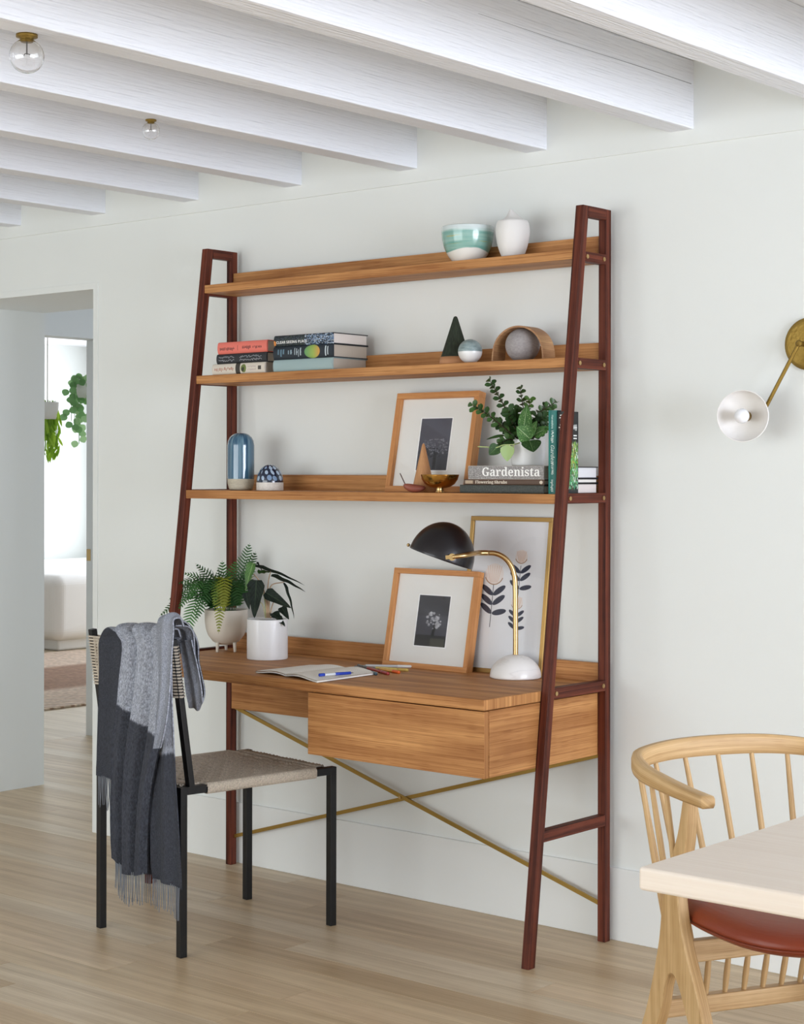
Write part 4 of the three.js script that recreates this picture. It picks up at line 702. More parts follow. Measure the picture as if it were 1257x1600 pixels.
{
  // lower shelf, left: two stoneware bottles
  const y = SH[2];
  const Pb = spot(376.5, 764, y, 0.165), b = thing('bottle_vase', 'tall glossy blue stoneware bottle vase with a bare clay foot', 'vase', Pb);
  const blueT = dataTex(256, 256, (u, v) => { const s = fbm(u * 40, v * 3, 40, 3, 151, 3), t = smooth(0.80, 1, v); return [0, 1, 2].map((i) => lerp(lerp([42, 82, 112][i], [112, 146, 162][i], clamp(s * 1.5 - 0.25)), [120, 132, 136][i], t * 0.7)); });
  mesh('foot', lathe([[0, 0], [0.036, 0], [0.040, 0.006], [0.0445, 0.024], [0.0452, 0.038]], 48), mat({ map: speckle([190, 180, 158], [216, 208, 188], 153), roughness: 0.8 }), b);
  mesh('glazed_body', lathe([[0.0452, 0.038], [0.0458, 0.045], [0.0455, 0.150], [0.043, 0.166], [0.037, 0.178], [0.027, 0.187], [0.018, 0.191], [0.014, 0.192], [0.012, 0.189], [0.010, 0.180]], 56), phys({ map: blueT, roughness: 0.12, clearcoat: 0.8, clearcoatRoughness: 0.05, side: THREE.DoubleSide }), b);
  const Pd = spot(422, 765, y, 0.165), d = thing('dome_vase', 'low dome vase in navy glaze with pale blue dots and a white foot', 'vase', Pd);
  mesh('foot', lathe([[0, 0], [0.0435, 0], [0.045, 0.002], [0.0448, 0.027]], 48), mat({ map: speckle([226, 218, 208], [238, 232, 224], 163), roughness: 0.75 }), d);
  const dots = canvasTex(1024, 256, (x) => { x.fillStyle = '#10213c'; x.fillRect(0, 0, 1024, 256); const r2 = rng(17); for (let k = 0; k < 4; k++) for (let i = 0; i < 13 - k; i++) { x.fillStyle = r2() > 0.4 ? '#a9bdd2' : '#7f9abb'; x.beginPath(); x.ellipse((i + 0.5 + (k % 2) * 0.5 + (r2() - 0.5) * 0.3) * 1024 / (13 - k), 216 - k * 58 + (r2() - 0.5) * 16, 22 + r2() * 13 + k * 4, 18 + r2() * 9, r2(), 0, 7); x.fill(); } });
  const l = []; for (let i = 0; i <= 18; i++) { const a = i / 18 * Math.PI / 2; l.push([Math.max(0, 0.0445 * Math.cos(a)), 0.027 + 0.060 * Math.sin(a)]); }
  mesh('dotted_dome', lathe(l, 48), phys({ map: dots, roughness: 0.15, clearcoat: 0.7 }), d);
  // lower shelf, right: wooden cone, brass bowl, small bird
  const Pk = spot(662, 767, y, 0.172), k = thing('wooden_cone', 'slender pale wooden cone standing behind the brass bowl', 'ornament', Pk);
  mesh('cone', grainUV(lathe([[0, 0], [0.036, 0], [0.0365, 0.002], [0.0045, 0.145], [0.002, 0.149], [0, 0.150]], 36), 1), mat({ map: metric(woodTex([176, 122, 76], [214, 164, 114], { seed: 61, rings: 3 }), 0.4, 0.08), roughness: 0.6 }), k);
  const Pq = spot(687.5, 768, y, 0.228), q = thing('brass_bowl', 'polished brass footed bowl on the lower shelf', 'bowl', Pq);
  mesh('foot', lathe([[0, 0], [0.0135, 0], [0.0135, 0.002], [0.0110, 0.006], [0.0115, 0.013]], 40), MAT.brass, q);
  mesh('bowl', lathe([[0, 0.013], [0.012, 0.0132], [0.030, 0.0165], [0.045, 0.026], [0.054, 0.039], [0.0585, 0.054], [0.0575, 0.0545], [0.053, 0.040], [0.043, 0.0275], [0.028, 0.019], [0, 0.016]], 64), mat({ color: 0xc89a50, metalness: 1, roughness: 0.16, side: THREE.DoubleSide, bumpMap: plaster, bumpScale: 0.0006 }), q);
  const Pr = spot(648, 768, y, 0.235), bd = thing('wooden_bird', 'small reddish wooden bird with a thin stick tail in front of the wooden cone', 'ornament', Pr);
  const body = new THREE.SphereGeometry(1, 28, 18); { const p = body.attributes.position; for (let i = 0; i < p.count; i++) { const x = p.getX(i), t = (x + 1) / 2; p.setXYZ(i, x * 0.034, 0.0145 + p.getY(i) * 0.0145 * (1 - 0.25 * t) + 0.003 * (1 - t) * (1 - t) * 2 - 0.004 * Math.sin(t * 3.1), p.getZ(i) * 0.012); } body.computeVertexNormals(); } body.rotateY(YAW);
  mesh('body', body, mat({ color: 0x8a4a38, roughness: 0.5 }), bd);
  const tail = RIGHT.clone().multiplyScalar(-0.028).add(V(0, 0.024, 0)); mesh('stick', tube([tail, tail.clone().add(RIGHT.clone().multiplyScalar(-0.016)).add(V(0, 0.034, 0))], 0.0016, 4, 6), mat({ color: 0x4b2d28, roughness: 0.6 }), bd);
}

// ---------------------------------------------------------------- desk lamp
{
  const P = at(806, 1059, 'y', DESK); P.y = DESK;
  const o = thing('desk_lamp', 'brass desk lamp with a black dome shade and a round white marble base', 'lamp', P), s = 1 / pxScale(P);
  const C = (dx, dy, dz = 0) => RIGHT.clone().multiplyScalar(dx * s).addScaledVector(UP, dy * s).addScaledVector(BACK, dz);   // picture pixels -> metres, in the plane of the arm
  const marble = dataTex(256, 256, (u, v) => { const t = Math.abs(fbm(u * 4, v * 4, 4, 4, 201, 5) - 0.5), k = 1 - 0.035 * smooth(0.05, 0.0, t); return [238 * k, 235 * k, 232 * k]; });
  const l = [[0, 0]]; for (let i = 0; i <= 20; i++) { const a = i / 20 * Math.PI / 2; l.push([Math.max(0, 0.0765 * Math.cos(a)), 0.0055 + 0.064 * Math.sin(a)]); } l.splice(1, 0, [0.073, 0], [0.0765, 0.003]);
  mesh('marble_base', lathe(l, 64), phys({ map: marble, roughness: 0.3, clearcoat: 0.2 }), o);
  const y0 = 1059;
  const stem = [[0, 0.062 / s], [0, 60], [-0.3, 100], [-0.7, 140], [-2, 158], [-7, 174], [-17, 187], [-31, 194], [-45, 195]].map(([x, y]) => C(x, y));
  mesh('curved_stem', tube(stem, 0.0078, 60, 16), MAT.brass, o);
  mesh('collar', tube([C(0, 0.060 / s), C(0, 0.060 / s + 5)], 0.0095, 4, 20), MAT.brass, o);
  mesh('arm', tube([C(-43, 195), C(-58, 195.3, 0.01), C(-68, 195, 0.055), C(-80, 193.5, 0.091), C(-101, 191, 0.1005)], (t) => 0.0082 - 0.0012 * t, 30, 16), MAT.brass, o);
  // dome shade: rim tilted 19 degrees in the plane of the arm
  const cen = C(-117, y0 - 873), R = 0.0985, til = THREE.MathUtils.degToRad(19.3);
  const axis = UP.clone().multiplyScalar(Math.cos(til)).addScaledVector(RIGHT, Math.sin(til)), side = RIGHT.clone().multiplyScalar(Math.cos(til)).addScaledVector(UP, -Math.sin(til));
  const M4 = new THREE.Matrix4().makeBasis(side, axis, side.clone().cross(axis)).setPosition(cen);
  const od = []; for (let i = 0; i <= 26; i++) { const a = i / 26 * Math.PI / 2; od.push([Math.max(0, R * Math.cos(a)), R * 1.12 * Math.sin(a)]); } const id = od.map(([x, y]) => [x * 0.978, y * 0.978]).reverse();
  const shade = lathe([...id, ...od], 72); shade.applyMatrix4(M4); const sm = mesh('dome_shade', shade, phys({ color: 0x1a171b, roughness: 0.32, metalness: 0.3, clearcoat: 0.25, side: THREE.DoubleSide }), o); sm.userData.label = 'satin black dome shade';
  // flat brass yoke on the viewer's side of the dome, with its round joint and black washer
  const yk = (dx, dy) => C(dx, y0 - dy, R * 0.985);
  mesh('yoke', barBetween(yk(-101, 868), yk(-111, 868.8), 0.012, 0.004, 1, BACK), MAT.brass, o);
  const j = cyl(0.0105, 0.0105, 0.008, 28); j.applyQuaternion(new THREE.Quaternion().setFromUnitVectors(UP, BACK)); j.translate(...yk(-101, 868).addScaledVector(BACK, 0.003).toArray()); mesh('joint', j, MAT.brass, o);
  const wsh = new RoundedBoxGeometry(0.014, 0.018, 0.006, 1, 0.002); wsh.applyMatrix4(new THREE.Matrix4().makeBasis(RIGHT, UP, BACK).setPosition(yk(-106, 868.5).addScaledVector(BACK, -0.003))); mesh('washer', wsh, MAT.black, o);
  const hd = new THREE.SphereGeometry(0.0052, 16, 12); hd.translate(...cen.clone().addScaledVector(side, -R - 0.006).addScaledVector(axis, 0.006).toArray()); mesh('finger_knob', hd, MAT.brass, o);
}

// ---------------------------------------------------------------- notebook and pens
{
  const corners = [[400, 1050], [447, 1055.5], [496, 1065.5], [590, 1052], [540, 1044.5], [484, 1040.5]].map(([x, y]) => at(x, y, 'y', DESK + 0.004));
  const [l0, s0, r0, r1, s1, l1] = corners, o = thing('notebook', 'open notebook with dotted white pages lying on the desk', 'notebook', s0.clone().setY(DESK));
  const dotted = canvasTex(256, 384, (x, w, h) => { x.fillStyle = '#f6f3eb'; x.fillRect(0, 0, w, h); x.fillStyle = '#c9c6c0'; for (let i = 14; i < w; i += 14) for (let j = 14; j < h; j += 14) x.fillRect(i, j, 2.4, 2.4); });
  const org = o.position.clone();
  const pageNet = (a0, a1, b0, b1, lift) => { const rows = []; for (let j = 0; j <= 3; j++) { const A = a0.clone().lerp(a1, j / 3).sub(org), B = b0.clone().lerp(b1, j / 3).sub(org), row = []; for (let i = 0; i <= 4; i++) { const t = i / 4, p = A.clone().lerp(B, t); p.y = 0.0045 + lift * Math.sin(Math.PI * Math.min(1, t * 1.15)) * (1 - 0.4 * t); row.push(p); } rows.push(row); } return rows; };
  mesh('page_block', sheet(pageNet(s0, s1, l0, l1, 0.007), 16, 8, 0.006), mat({ map: dotted, roughness: 0.9, side: THREE.DoubleSide }), o);
  mesh('page_block', sheet(pageNet(s0, s1, r0, r1, 0.008), 16, 8, 0.006), mat({ map: dotted, roughness: 0.9, side: THREE.DoubleSide }), o);
  const pen = (name, label, a, b, rad, col, cap, lift = 0) => {
    const A = at(...a, 'y', DESK + rad + lift), B = at(...b, 'y', DESK + rad + lift), p = thing(name, label, 'pen', [A.x, DESK + lift, A.z]), L = (v) => v.clone().sub(V(A.x, DESK + lift, A.z)), m = A.clone().lerp(B, 0.68);
    const la = L(A), lb = L(B), lm = L(m);
    mesh('barrel', tube([la, lm], rad, 6, 12), phys({ color: col, roughness: 0.25 }), p);
    mesh('cap', tube([lm, lb], rad * 1.08, 6, 12), phys({ color: cap, roughness: 0.3 }), p);
    const tip = la.clone().sub(lb).normalize(); mesh('tip', tube([la, la.clone().addScaledVector(tip, 0.012)], (t) => rad * (0.7 - 0.6 * t), 6, 10), mat({ color: 0x9a9a9e, roughness: 0.4, metalness: 0.4 }), p);
    return p;
  };
  {
    const A = at(499, 1054, 'y', DESK + 0.018), B = at(551, 1050.5, 'y', DESK + 0.018), d = B.clone().sub(A), p = thing('pen', 'clear pen with blue ends resting on the open notebook', 'pen', [A.x, DESK + 0.012, A.z]), q = (t) => d.clone().multiplyScalar(t).setY(0.0045), blue = phys({ color: 0x1f3fb0, roughness: 0.25 });
    mesh('end_plug', tube([q(0), q(0.16)], 0.0048, 4, 12), blue, p); mesh('clear_barrel', tube([q(0.16), q(0.5)], 0.0036, 4, 12), phys({ color: 0xdfe4ea, roughness: 0.1 }), p); mesh('grip', tube([q(0.48), q(0.94)], 0.0046, 4, 12), blue, p); mesh('tip', tube([q(0.94), q(1.03)], (t) => 0.003 * (1 - 0.8 * t), 4, 10), mat({ color: 0x8a8c92, roughness: 0.3, metalness: 0.6 }), p);
  }
  const g = 'fine-line pens scattered beside the notebook';
  pen('pen', 'grey pen with a dark cap beside the notebook', [556, 1042], [588, 1053], 0.0046, 0x6f7376, 0x3e5560).userData.group = g;
  pen('pen', 'clear red-ended pen beside the notebook', [575, 1044], [607, 1052.5], 0.0046, 0xb03a34, 0xa83a3c).userData.group = g;
  pen('pen', 'orange pen beside the notebook', [594, 1045], [624, 1050.5], 0.0046, 0xe8b25a, 0xf06a2a).userData.group = g;
  pen('pen', 'pale yellow pen beside the notebook', [588, 1043.5], [638, 1047], 0.0044, 0xd8c06a, 0xcdb05e).userData.group = g;
  pen('pen', 'white pen lying nearest the oak frame', [572, 1040], [645, 1041.5], 0.0042, 0xc9cccd, 0xe2e3e2).userData.group = g;
  pen('pen', 'black pen crossing the other pens', [560, 1039.5], [582, 1046], 0.0042, 0x53565a, 0x3c3f44).userData.group = g;
}

// ---------------------------------------------------------------- plants
const leafMat = (o) => mat({ roughness: 0.55, side: THREE.DoubleSide, ...o });
const leafTex = (a, b, vein, seed) => dataTex(128, 256, (u, v) => { const mid = smooth(0.05, 0.0, Math.abs(u - 0.5)), sv = smooth(0.25, 0.0, Math.abs(((v * 8 - Math.abs(u - 0.5) * 5) % 1 + 1) % 1 - 0.5)) * 0.35, n = fbm(u * 6, v * 10, 6, 10, seed, 3), t = clamp(Math.max(mid, sv)); return [0, 1, 2].map((i) => lerp(lerp(a[i], b[i], n), vein[i], t)); });
{
  // fern in a footed cream bowl
  const P = at(353.5, 1018, 'y', DESK); P.y = DESK; P.x -= 0.0; const s = 1 / pxScale(P);
  const o = thing('potted_fern', 'bushy green fern in a cream three-footed bowl on the desk', 'plant', P);
  const r0 = 33.5 * s, hT = 66 * s, hB = 11 * s;
  mesh('pot', lathe([[0, hB], [r0 * 0.35, hB + 0.001], [r0 * 0.62, hB + 0.012], [r0 * 0.84, hB + 0.032], [r0 * 0.95, hB + 0.055], [r0, hB + 0.080], [r0 * 1.01, hT], [r0 * 0.95, hT], [r0 * 0.93, hT - 0.012], [0, hT - 0.012]], 56), MAT.cream, o);
  for (let k = 0; k < 3; k++) { const a = YAW + [0.75, -0.75, Math.PI][k] * 1.0 + 0.1, d = V(Math.sin(a), 0, Math.cos(a)); mesh('foot', tube([d.clone().multiplyScalar(r0 * 0.58).setY(hB + 0.010), d.clone().multiplyScalar(r0 * 0.60).setY(0.001)], (t) => 0.0068 - 0.0022 * t, 6, 12), MAT.cream, o); }
  mesh('soil', (() => { const g = cyl(r0 * 0.93, r0 * 0.93, 0.006, 40); g.translate(0, hT - 0.010, 0); return g; })(), MAT.soil, o);
  const base = V(0, hT - 0.006, 0), r = rng(301);
  const greens = [0x1f4a1a, 0x2a5a20, 0x35702a, 0x24521f].map((c) => leafMat({ color: c })), olive = leafMat({ color: 0x7c8424 });
  const frond = (dx, dy, dz, m, sag, wide = 1) => {
    const tip = base.clone().addScaledVector(RIGHT, dx * s).addScaledVector(UP, dy * s).addScaledVector(BACK, dz), st = base.clone().addScaledVector(RIGHT, Math.sign(dx) * Math.min(14, Math.abs(dx) * 0.25) * s).addScaledVector(BACK, dz * 0.15);
    const mid = st.clone().lerp(tip, 0.45).addScaledVector(UP, sag * s), c = new THREE.CatmullRomCurve3([st, mid, tip]), L = c.getLength(), parts = [tube([st, mid, tip], (t) => 0.0013 * (1 - 0.7 * t), 14, 5)];
    const n = Math.round(L / 0.0105), up = UP.clone().addScaledVector(BACK, 0.55).normalize();
    for (let i = 2; i < n; i++) {
      const t = i / n, p = c.getPointAt(t), tg = c.getTangentAt(t), lat = tg.clone().cross(up).normalize(), nrm = lat.clone().cross(tg).normalize();
      const ln = 0.040 * wide * Math.pow(Math.sin(Math.PI * Math.min(1, 0.12 + t * 0.88)), 0.8) * (0.9 + 0.2 * r());
      for (const q of [-1, 1]) { const dir = lat.clone().multiplyScalar(q).addScaledVector(tg, 0.55).addScaledVector(nrm, 0.12 + 0.2 * (r() - 0.5)); parts.push(aim(leafGeo(Math.max(0.006, ln), 0.0092, { prof: (x) => Math.pow(1 - x, 0.7) * (0.55 + 0.6 * x) + 0.12 * Math.abs(Math.sin(x * 16)) * (1 - x), fold: 0.15, droop: 0.25, nl: 5, nw: 2 }), p, dir, nrm)); }
    }
    mesh('frond', merge(parts), m, o);
  };
  const F = [[-101, -6, 0.05, 30], [-88, 18, 0.04, 34], [-66, 60, 0.02, 22], [-74, 45, 0.06, 28], [-48, 74, 0.0, 20], [-30, 66, 0.05, 22], [-62, -40, 0.08, 46], [-42, -10, 0.10, 40], [-12, 68, 0.04, 18], [-8, 78, -0.03, 14], [8, 62, 0.05, 20], [36, 106, -0.02, 2], [44, 92, -0.05, 6], [30, 60, -0.03, 20], [52, 30, -0.04, 30], [-28, 30, 0.12, 38], [20, 40, 0.09, 30], [-54, 20, 0.11, 40], [-85, 30, -0.03, 30], [-20, 50, -0.07, 22], [26, 10, 0.12, 40], [-70, 5, 0.09, 42], [12, 78, -0.06, 14]];
  F.forEach(([a, b, c, d], i) => frond(a, b, c, greens[i % 4], d, i === 11 || i === 12 ? 1.15 : 1));
  frond(-6, -30, 0.125, olive, 64, 0.8); frond(2, 4, 0.13, olive, 52, 0.85); frond(-14, 12, 0.12, leafMat({ color: 0x5f7a24 }), 46, 0.8);
}
{
  // arrow-leaved plant in a white cylinder pot
  const P = at(418, 1029, 'y', DESK); P.y = DESK; const s = 1 / pxScale(P);
  const o = thing('potted_alocasia', 'dark arrow-leaved plant in a plain white cylinder pot on the desk', 'plant', P);
  const r0 = 32 * s, h = 62.5 * s;
  mesh('pot', lathe([[0, 0], [r0 - 0.002, 0], [r0, 0.002], [r0, h - 0.002], [r0 - 0.0015, h], [r0 - 0.005, h], [r0 - 0.006, h - 0.012], [0, h - 0.012]], 64), MAT.whiteGlaze, o);
  mesh('soil', (() => { const g = cyl(r0 - 0.006, r0 - 0.006, 0.006, 40); g.translate(0, h - 0.012, 0); return g; })(), MAT.soil, o);
  const Q = (px, py, dz = 0) => V(0, h, 0).addScaledVector(RIGHT, (px - 418) * s).addScaledVector(UP, (967 - py) * s).addScaledVector(BACK, dz);
  const stemM = mat({ color: 0xb79a7a, roughness: 0.6 }), darkT = leafTex([16, 24, 20], [34, 44, 34], [58, 72, 52], 231), greenT = leafTex([44, 82, 30], [72, 116, 46], [150, 180, 110], 233);
  const dm = phys({ map: darkT, roughness: 0.6, specularIntensity: 0.35, side: THREE.DoubleSide }), gm = leafMat({ map: greenT });
  const stem = (pts, m = stemM, r = 0.0024) => mesh('stem', tube(pts.map((p) => Q(...p)), (t) => r * (1.25 - 0.6 * t), 18, 7), m, o);
  stem([[417, 966], [415, 935], [408, 912], [397, 897, 0.01]]); stem([[419, 966], [418, 930], [420, 905], [423, 893]]); stem([[420, 966], [421, 935], [424, 915], [444, 910]]); stem([[421, 966], [426, 945], [433, 930]], stemM, 0.002); stem([[415, 966], [410, 945], [402, 936, 0.03]], mat({ color: 0xb9b488, roughness: 0.6 }), 0.0018); stem([[416, 966], [412, 930], [398, 900], [384, 921, 0.02]], mat({ color: 0xaab07a, roughness: 0.6 }), 0.0016); stem([[422, 966], [430, 962], [438, 957]], stemM, 0.0018);
  const arrow = (t) => (t < 0.12 ? 0.55 + t * 3 : Math.pow(1 - (t - 0.12) / 0.88, 0.75) * 0.95);
  const leaf = (a, b, wpx, m, hint, o2 = {}) => { const A = Q(...a), B = Q(...b), d = B.clone().sub(A); mesh('leaf', aim(leafGeo(d.length() * 1.05, wpx * s, { prof: arrow, fold: 0.35, droop: 0.18, wave: 0.12, nl: 14, nw: 6, ...o2 }), A, d, hint), m, o); };
  const up = UP.clone().addScaledVector(BACK, 0.35).normalize(), fr = BACK.clone().addScaledVector(UP, 0.3).normalize();
  leaf([398, 886], [478, 907], 15, dm, up); leaf([424, 900, 0.02], [480, 919, 0.03], 16, dm, up); leaf([443, 911, 0.02], [466, 964, 0.03], 13, dm, up.clone().addScaledVector(RIGHT, 0.8).normalize());
  leaf([416, 925, 0.03], [456, 947, 0.06], 22, dm, fr); leaf([402, 906, 0.03], [399, 964, 0.05], 30, dm, fr, { wave: 0.2 }); leaf([396, 880, 0.01], [383, 921, 0.03], 20, gm, fr.clone().addScaledVector(RIGHT, -0.5).normalize());
  leaf([426, 958, 0.02], [448, 974, 0.06], 20, dm, up, { wave: 0.2 }); leaf([440, 949, 0.0], [452, 966, 0.03], 16, dm, fr); leaf([404, 897, 0.0], [424, 893, -0.02], 18, leafMat({ map: greenT, color: 0xb8c8b0 }), up); leaf([400, 880, -0.01], [412, 896, -0.02], 10, dm, up); leaf([386, 925, 0.04], [392, 950, 0.06], 14, dm, fr);
}
{
  // jade and variegated pothos in a white pot on the books
  const P = plantBase.clone(), s = 1 / pxScale(P), o = thing('potted_succulent', 'jade plant and variegated trailing leaves in a white pot on top of the lying books', 'plant', P);
  const r0 = 28 * s, h = 41 * s;
  mesh('pot', lathe([[0, 0], [r0 * 0.86, 0], [r0 * 0.9, 0.003], [r0 * 0.98, h * 0.6], [r0 * 1.0, h], [r0 * 0.94, h], [r0 * 0.92, h - 0.010], [0, h - 0.010]], 56), MAT.whiteGlaze, o);
  mesh('soil', (() => { const g = cyl(r0 * 0.92, r0 * 0.92, 0.006, 36); g.translate(0, h - 0.010, 0); return g; })(), MAT.soil, o);
  const Q = (px, py, dz = 0) => V(0, h, 0).addScaledVector(RIGHT, (px - 826) * s).addScaledVector(UP, (690 - py) * s).addScaledVector(BACK, dz);
  const r = rng(401), jade = [0x2c4a22, 0x3a5c28, 0x4a6e30].map((c) => leafMat({ color: c, roughness: 0.4 })), bark = mat({ color: 0x3a2c1e, roughness: 0.8 });
  const branch = (pts, n, k, big = 1) => {
    const P3 = pts.map((p) => Q(...p)), c = new THREE.CatmullRomCurve3(P3), br = mesh('branch', tube(P3, (t) => 0.0028 * (1 - 0.65 * t), 20, 7), bark, o), L = [];
    for (let i = 1; i <= n; i++) {
      const t = Math.pow(i / n, 0.85), p = c.getPointAt(t), tg = c.getTangentAt(t), a0 = (i % 2) * Math.PI / 2 + r() * 0.5, x = tg.clone().cross(BACK).normalize(), z = tg.clone().cross(x);
      for (const q of [0, Math.PI]) { const d = x.clone().multiplyScalar(Math.cos(a0 + q)).addScaledVector(z, Math.sin(a0 + q)).addScaledVector(tg, 0.5).normalize(); L.push(aim(leafGeo((0.0185 + r() * 0.006) * big, 0.0155 * big, { prof: (x2) => Math.pow(Math.sin(Math.PI * Math.min(1, Math.pow(x2, 1.5) * 0.92 + 0.06)), 0.6), fold: 0.2, droop: 0.15, nl: 5, nw: 4 }), p, d, tg.clone().multiplyScalar(0.6).addScaledVector(BACK, 1.0).normalize())); }
    }
    mesh('leaves', merge(L), jade[k], br);
  };
  branch([[818, 692], [800, 660], [785, 630], [767, 599]], 15, 0); branch([[815, 692], [790, 672], [762, 650], [739, 637, 0.02]], 15, 1); branch([[824, 692], [822, 660], [818, 635], [814, 611]], 11, 0, 0.9); branch([[828, 692], [834, 665], [842, 650], [868, 632]], 13, 1); branch([[826, 692], [826, 655], [829, 628]], 10, 2, 0.9); branch([[818, 692], [803, 665], [795, 645, 0.03]], 12, 0, 1.1); branch([[830, 692], [838, 670], [850, 655, 0.03]], 11, 0, 1.1); branch([[822, 692], [812, 670], [806, 640, -0.02]], 12, 1); branch([[830, 692, 0.01], [840, 680, 0.03], [852, 668, 0.04]], 9, 0); branch([[812, 692, 0.02], [796, 690, 0.03], [782, 697, 0.04]], 9, 1);
  branch([[816, 692, -0.01], [800, 676, -0.03], [778, 664, -0.03]], 12, 0); branch([[832, 692, -0.02], [848, 660, -0.03], [858, 640, -0.03]], 10, 0);
  const varT = canvasTex(128, 256, (x) => { x.fillStyle = '#3f6f2c'; x.fillRect(0, 0, 128, 256); const q = rng(9); for (let i = 0; i < 260; i++) { x.fillStyle = ['#9dbb7a', '#5f8f40', '#2f5a22'][i % 3]; x.beginPath(); x.ellipse(q() * 128, q() * 256, 1 + q() * 5, 1 + q() * 4, q() * 3, 0, 7); x.fill(); } x.fillStyle = '#b9cf9a'; x.fillRect(62, 0, 4, 256); });
  const vm = leafMat({ map: varT }), pale = leafMat({ color: 0x98b070 }), dk = leafMat({ map: varT, color: 0x8fa08a });
  const heart = (t) => Math.pow(Math.sin(Math.PI * Math.min(1, Math.pow(t, 0.62))), 0.75);
  const leaf = (a, b, w, m, hint, ex = {}) => { const A = Q(...a), d = Q(...b).sub(A); mesh('leaf', aim(leafGeo(d.length() * 1.04, w * s, { prof: heart, fold: 0.2, droop: 0.15, nl: 12, nw: 6, ...ex }), A, d, hint), m, o); };
  const fr = BACK.clone().addScaledVector(UP, 0.25).normalize(), up = UP.clone().addScaledVector(BACK, 0.5).normalize();
  leaf([817, 676, 0.05], [824, 637, 0.045], 23, vm, fr.clone().addScaledVector(RIGHT, 0.3).normalize()); leaf([828, 690, 0.06], [807, 671, 0.075], 30, vm, fr); leaf([826, 692, 0.065], [832, 709, 0.085], 33, dk, up); leaf([832, 684, 0.05], [858, 670, 0.05], 17, vm, fr); leaf([779, 700, 0.055], [764, 714, 0.06], 20, dk, fr); leaf([792, 699, 0.06], [792, 724, 0.065], 22, pale, fr); leaf([790, 684, 0.02], [760, 688, 0.03], 10, dk, up); leaf([822, 690, 0.06], [838, 661, 0.06], 14, vm, fr);
  const vine = (pts) => mesh('vine', tube(pts.map((p) => Q(...p)), 0.0017, 18, 6), mat({ color: 0xa9b878, roughness: 0.6 }), o);
  vine([[815, 694, 0.04], [803, 698, 0.055], [786, 699, 0.06], [775, 703, 0.055], [760, 702, 0.05], [747, 701.5, 0.045]]); vine([[803, 697, 0.055], [801, 706, 0.062], [800, 714, 0.062]]);
}

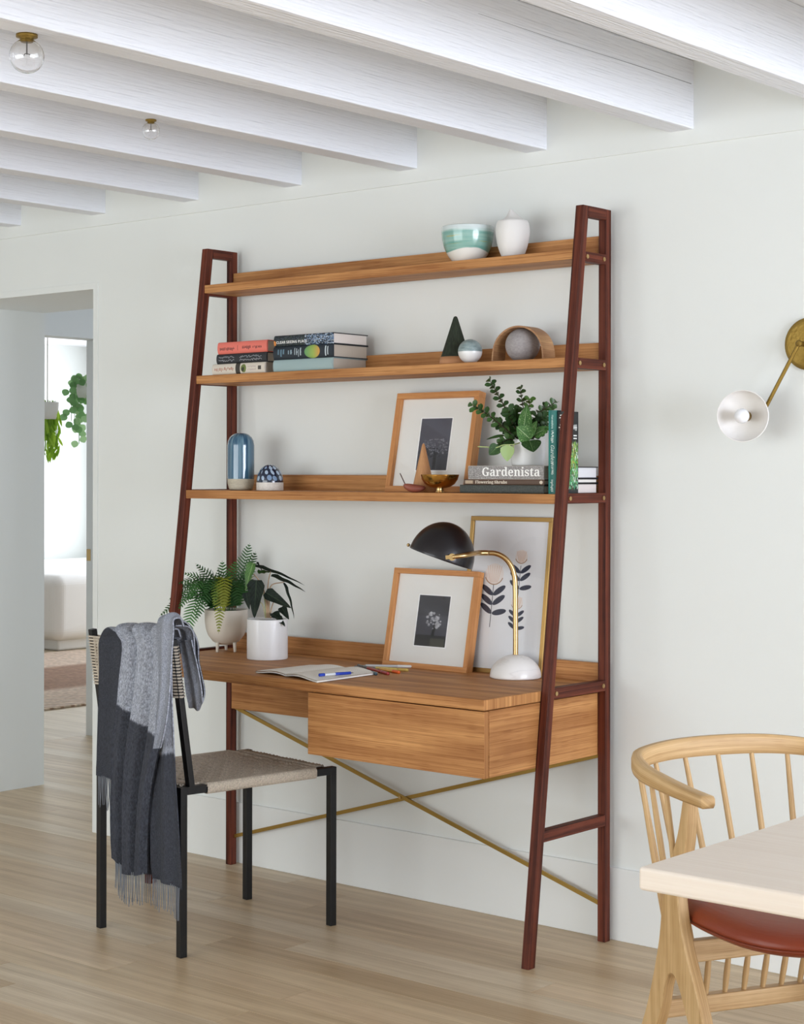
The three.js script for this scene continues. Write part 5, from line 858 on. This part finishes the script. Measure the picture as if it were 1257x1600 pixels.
// ---------------------------------------------------------------- bedroom beyond the doorway
{
  const rugT = dataTex(512, 512, (u, v) => { const d = ((u * 30 + v * 18) % 1 + 1) % 1, band = smooth(0.30, 0.36, v) - smooth(0.70, 0.76, v), st = smooth(0.25, 0.4, Math.abs(d - 0.5)), k = 0.9 + 0.2 * noise(u * 128, v * 128, 128, 128, 601); const a = [214, 196, 178], b = [122, 82, 58]; const t = clamp(st * 0.5 + band * 0.55); return [0, 1, 2].map((i) => lerp(a[i], b[i], t) * k); });
  const p = [at(75, 1110, 'y', 0), at(75, 1018, 'y', 0)];
  const o = thing('area_rug', 'brown and cream flat-woven rug on the bedroom floor', 'rug', [-5.75, 0, -3.15], Math.atan2(0.2, -0.6) * 0);
  const g = new RoundedBoxGeometry(2.5, 0.012, 2.3, 1, 0.004); g.translate(0, 0.0065, 0); mesh('woven_pile', planarUV(g, 2, 0), mat({ map: rugT, bumpMap: rugT, bumpScale: 0.004, roughness: 1 }), o);
  const b = thing('bed', 'white-covered bed in the bright bedroom beyond the doorway', 'bed', [-8.1, 0, -5.2]);
  mesh('bed_base', box(-1.0, 1.0, 0.0, 0.26, -1.0, 1.0, 0, 0.02), MAT.white, b);
  mesh('mattress', box(-1.0, 1.0, 0.26, 0.48, -1.0, 1.0, 0, 0.05), MAT.paper, b);
  { const g = new RoundedBoxGeometry(2.16, 0.50, 2.16, 5, 0.09); const p = g.attributes.position; for (let i = 0; i < p.count; i++) { const x = p.getX(i), z = p.getZ(i), y = p.getY(i); if (y < 0.1) p.setXYZ(i, x * (1 + 0.012 * Math.sin(z * 14)), y, z * (1 + 0.012 * Math.sin(x * 13))); } g.computeVertexNormals(); g.translate(0, 0.33, 0); mesh('duvet', g, MAT.white, b); }
  // hanging plants near the bedroom window
  const r = rng(701), hang = (name, label, px, py, depth, leafColor, wpx, hpx, n, long, potY) => {
    const d = rayDir(px, py).multiplyScalar(depth), c = EYE.clone().add(d), s = depth / FOCAL, q = thing(name, label, 'plant', c);
    const pot = lathe([[0, -0.05], [0.05, -0.05], [0.065, 0.0], [0.068, 0.05], [0.060, 0.05], [0, 0.04]], 28); pot.translate(0, hpx * s * potY, 0); mesh('pot', pot, MAT.white, q);
    mesh('cord', tube([V(0, hpx * s * potY + 0.045, 0), V(0, 2.53 - c.y, 0)], 0.003, 4, 6), MAT.paper, q);
    const by = hpx * s * potY + 0.045;
    for (let k = 0; k < n; k++) {
      const a = r() * 6.28, out = wpx * s * (0.3 + 0.7 * r()), drop = hpx * s * (0.35 + 0.65 * r()), st = V(Math.cos(a) * 0.03, by, Math.sin(a) * 0.03), e = V(Math.cos(a) * out, by - drop, Math.sin(a) * out), m = V(Math.cos(a) * out * 0.9, by + 0.05 - drop * 0.15, Math.sin(a) * out * 0.9), cv = new THREE.CatmullRomCurve3([st, m, e]), L = [tube([st, m, e], 0.002, 10, 4)];
      for (let i = 1; i <= 9; i++) { const p3 = cv.getPointAt(i / 9).add(V((r() - 0.5) * 0.05, (r() - 0.5) * 0.04, (r() - 0.5) * 0.05)), dir = V(r() - 0.5, -0.5 - r() * long, r() - 0.5); L.push(aim(leafGeo(long > 0.8 ? 0.085 : 0.042, long > 0.8 ? 0.016 : 0.042, { prof: long > 0.8 ? (t) => Math.sin(Math.PI * t) : (t) => Math.pow(Math.sin(Math.PI * Math.min(1, t * 0.95 + 0.03)), 0.6), nl: 5, nw: 2 }), p3, dir, BACK)); }
      mesh('trailing_stem', merge(L), leafColor[k % leafColor.length], q);
    }
  };
  const lm = (c) => phys({ color: c, roughness: 0.95, transmission: 0.55, thickness: 0, side: THREE.DoubleSide });
  hang('hanging_fern', 'lime green hanging fern in the bright bedroom', 74, 672, 10.4, [lm(0x9cc42e), lm(0xb2d84a), lm(0x86b02a)], 20, 84, 18, 1.2, 0.36);
  hang('hanging_vine', 'green round-leaved trailing plant hanging by the bedroom doorway', 136, 645, 9.7, [lm(0x9cc88e), lm(0xb4dca4), lm(0x86b87a)], 34, 104, 12, 0.4, 0.36);
}

renderer.render(scene, camera);
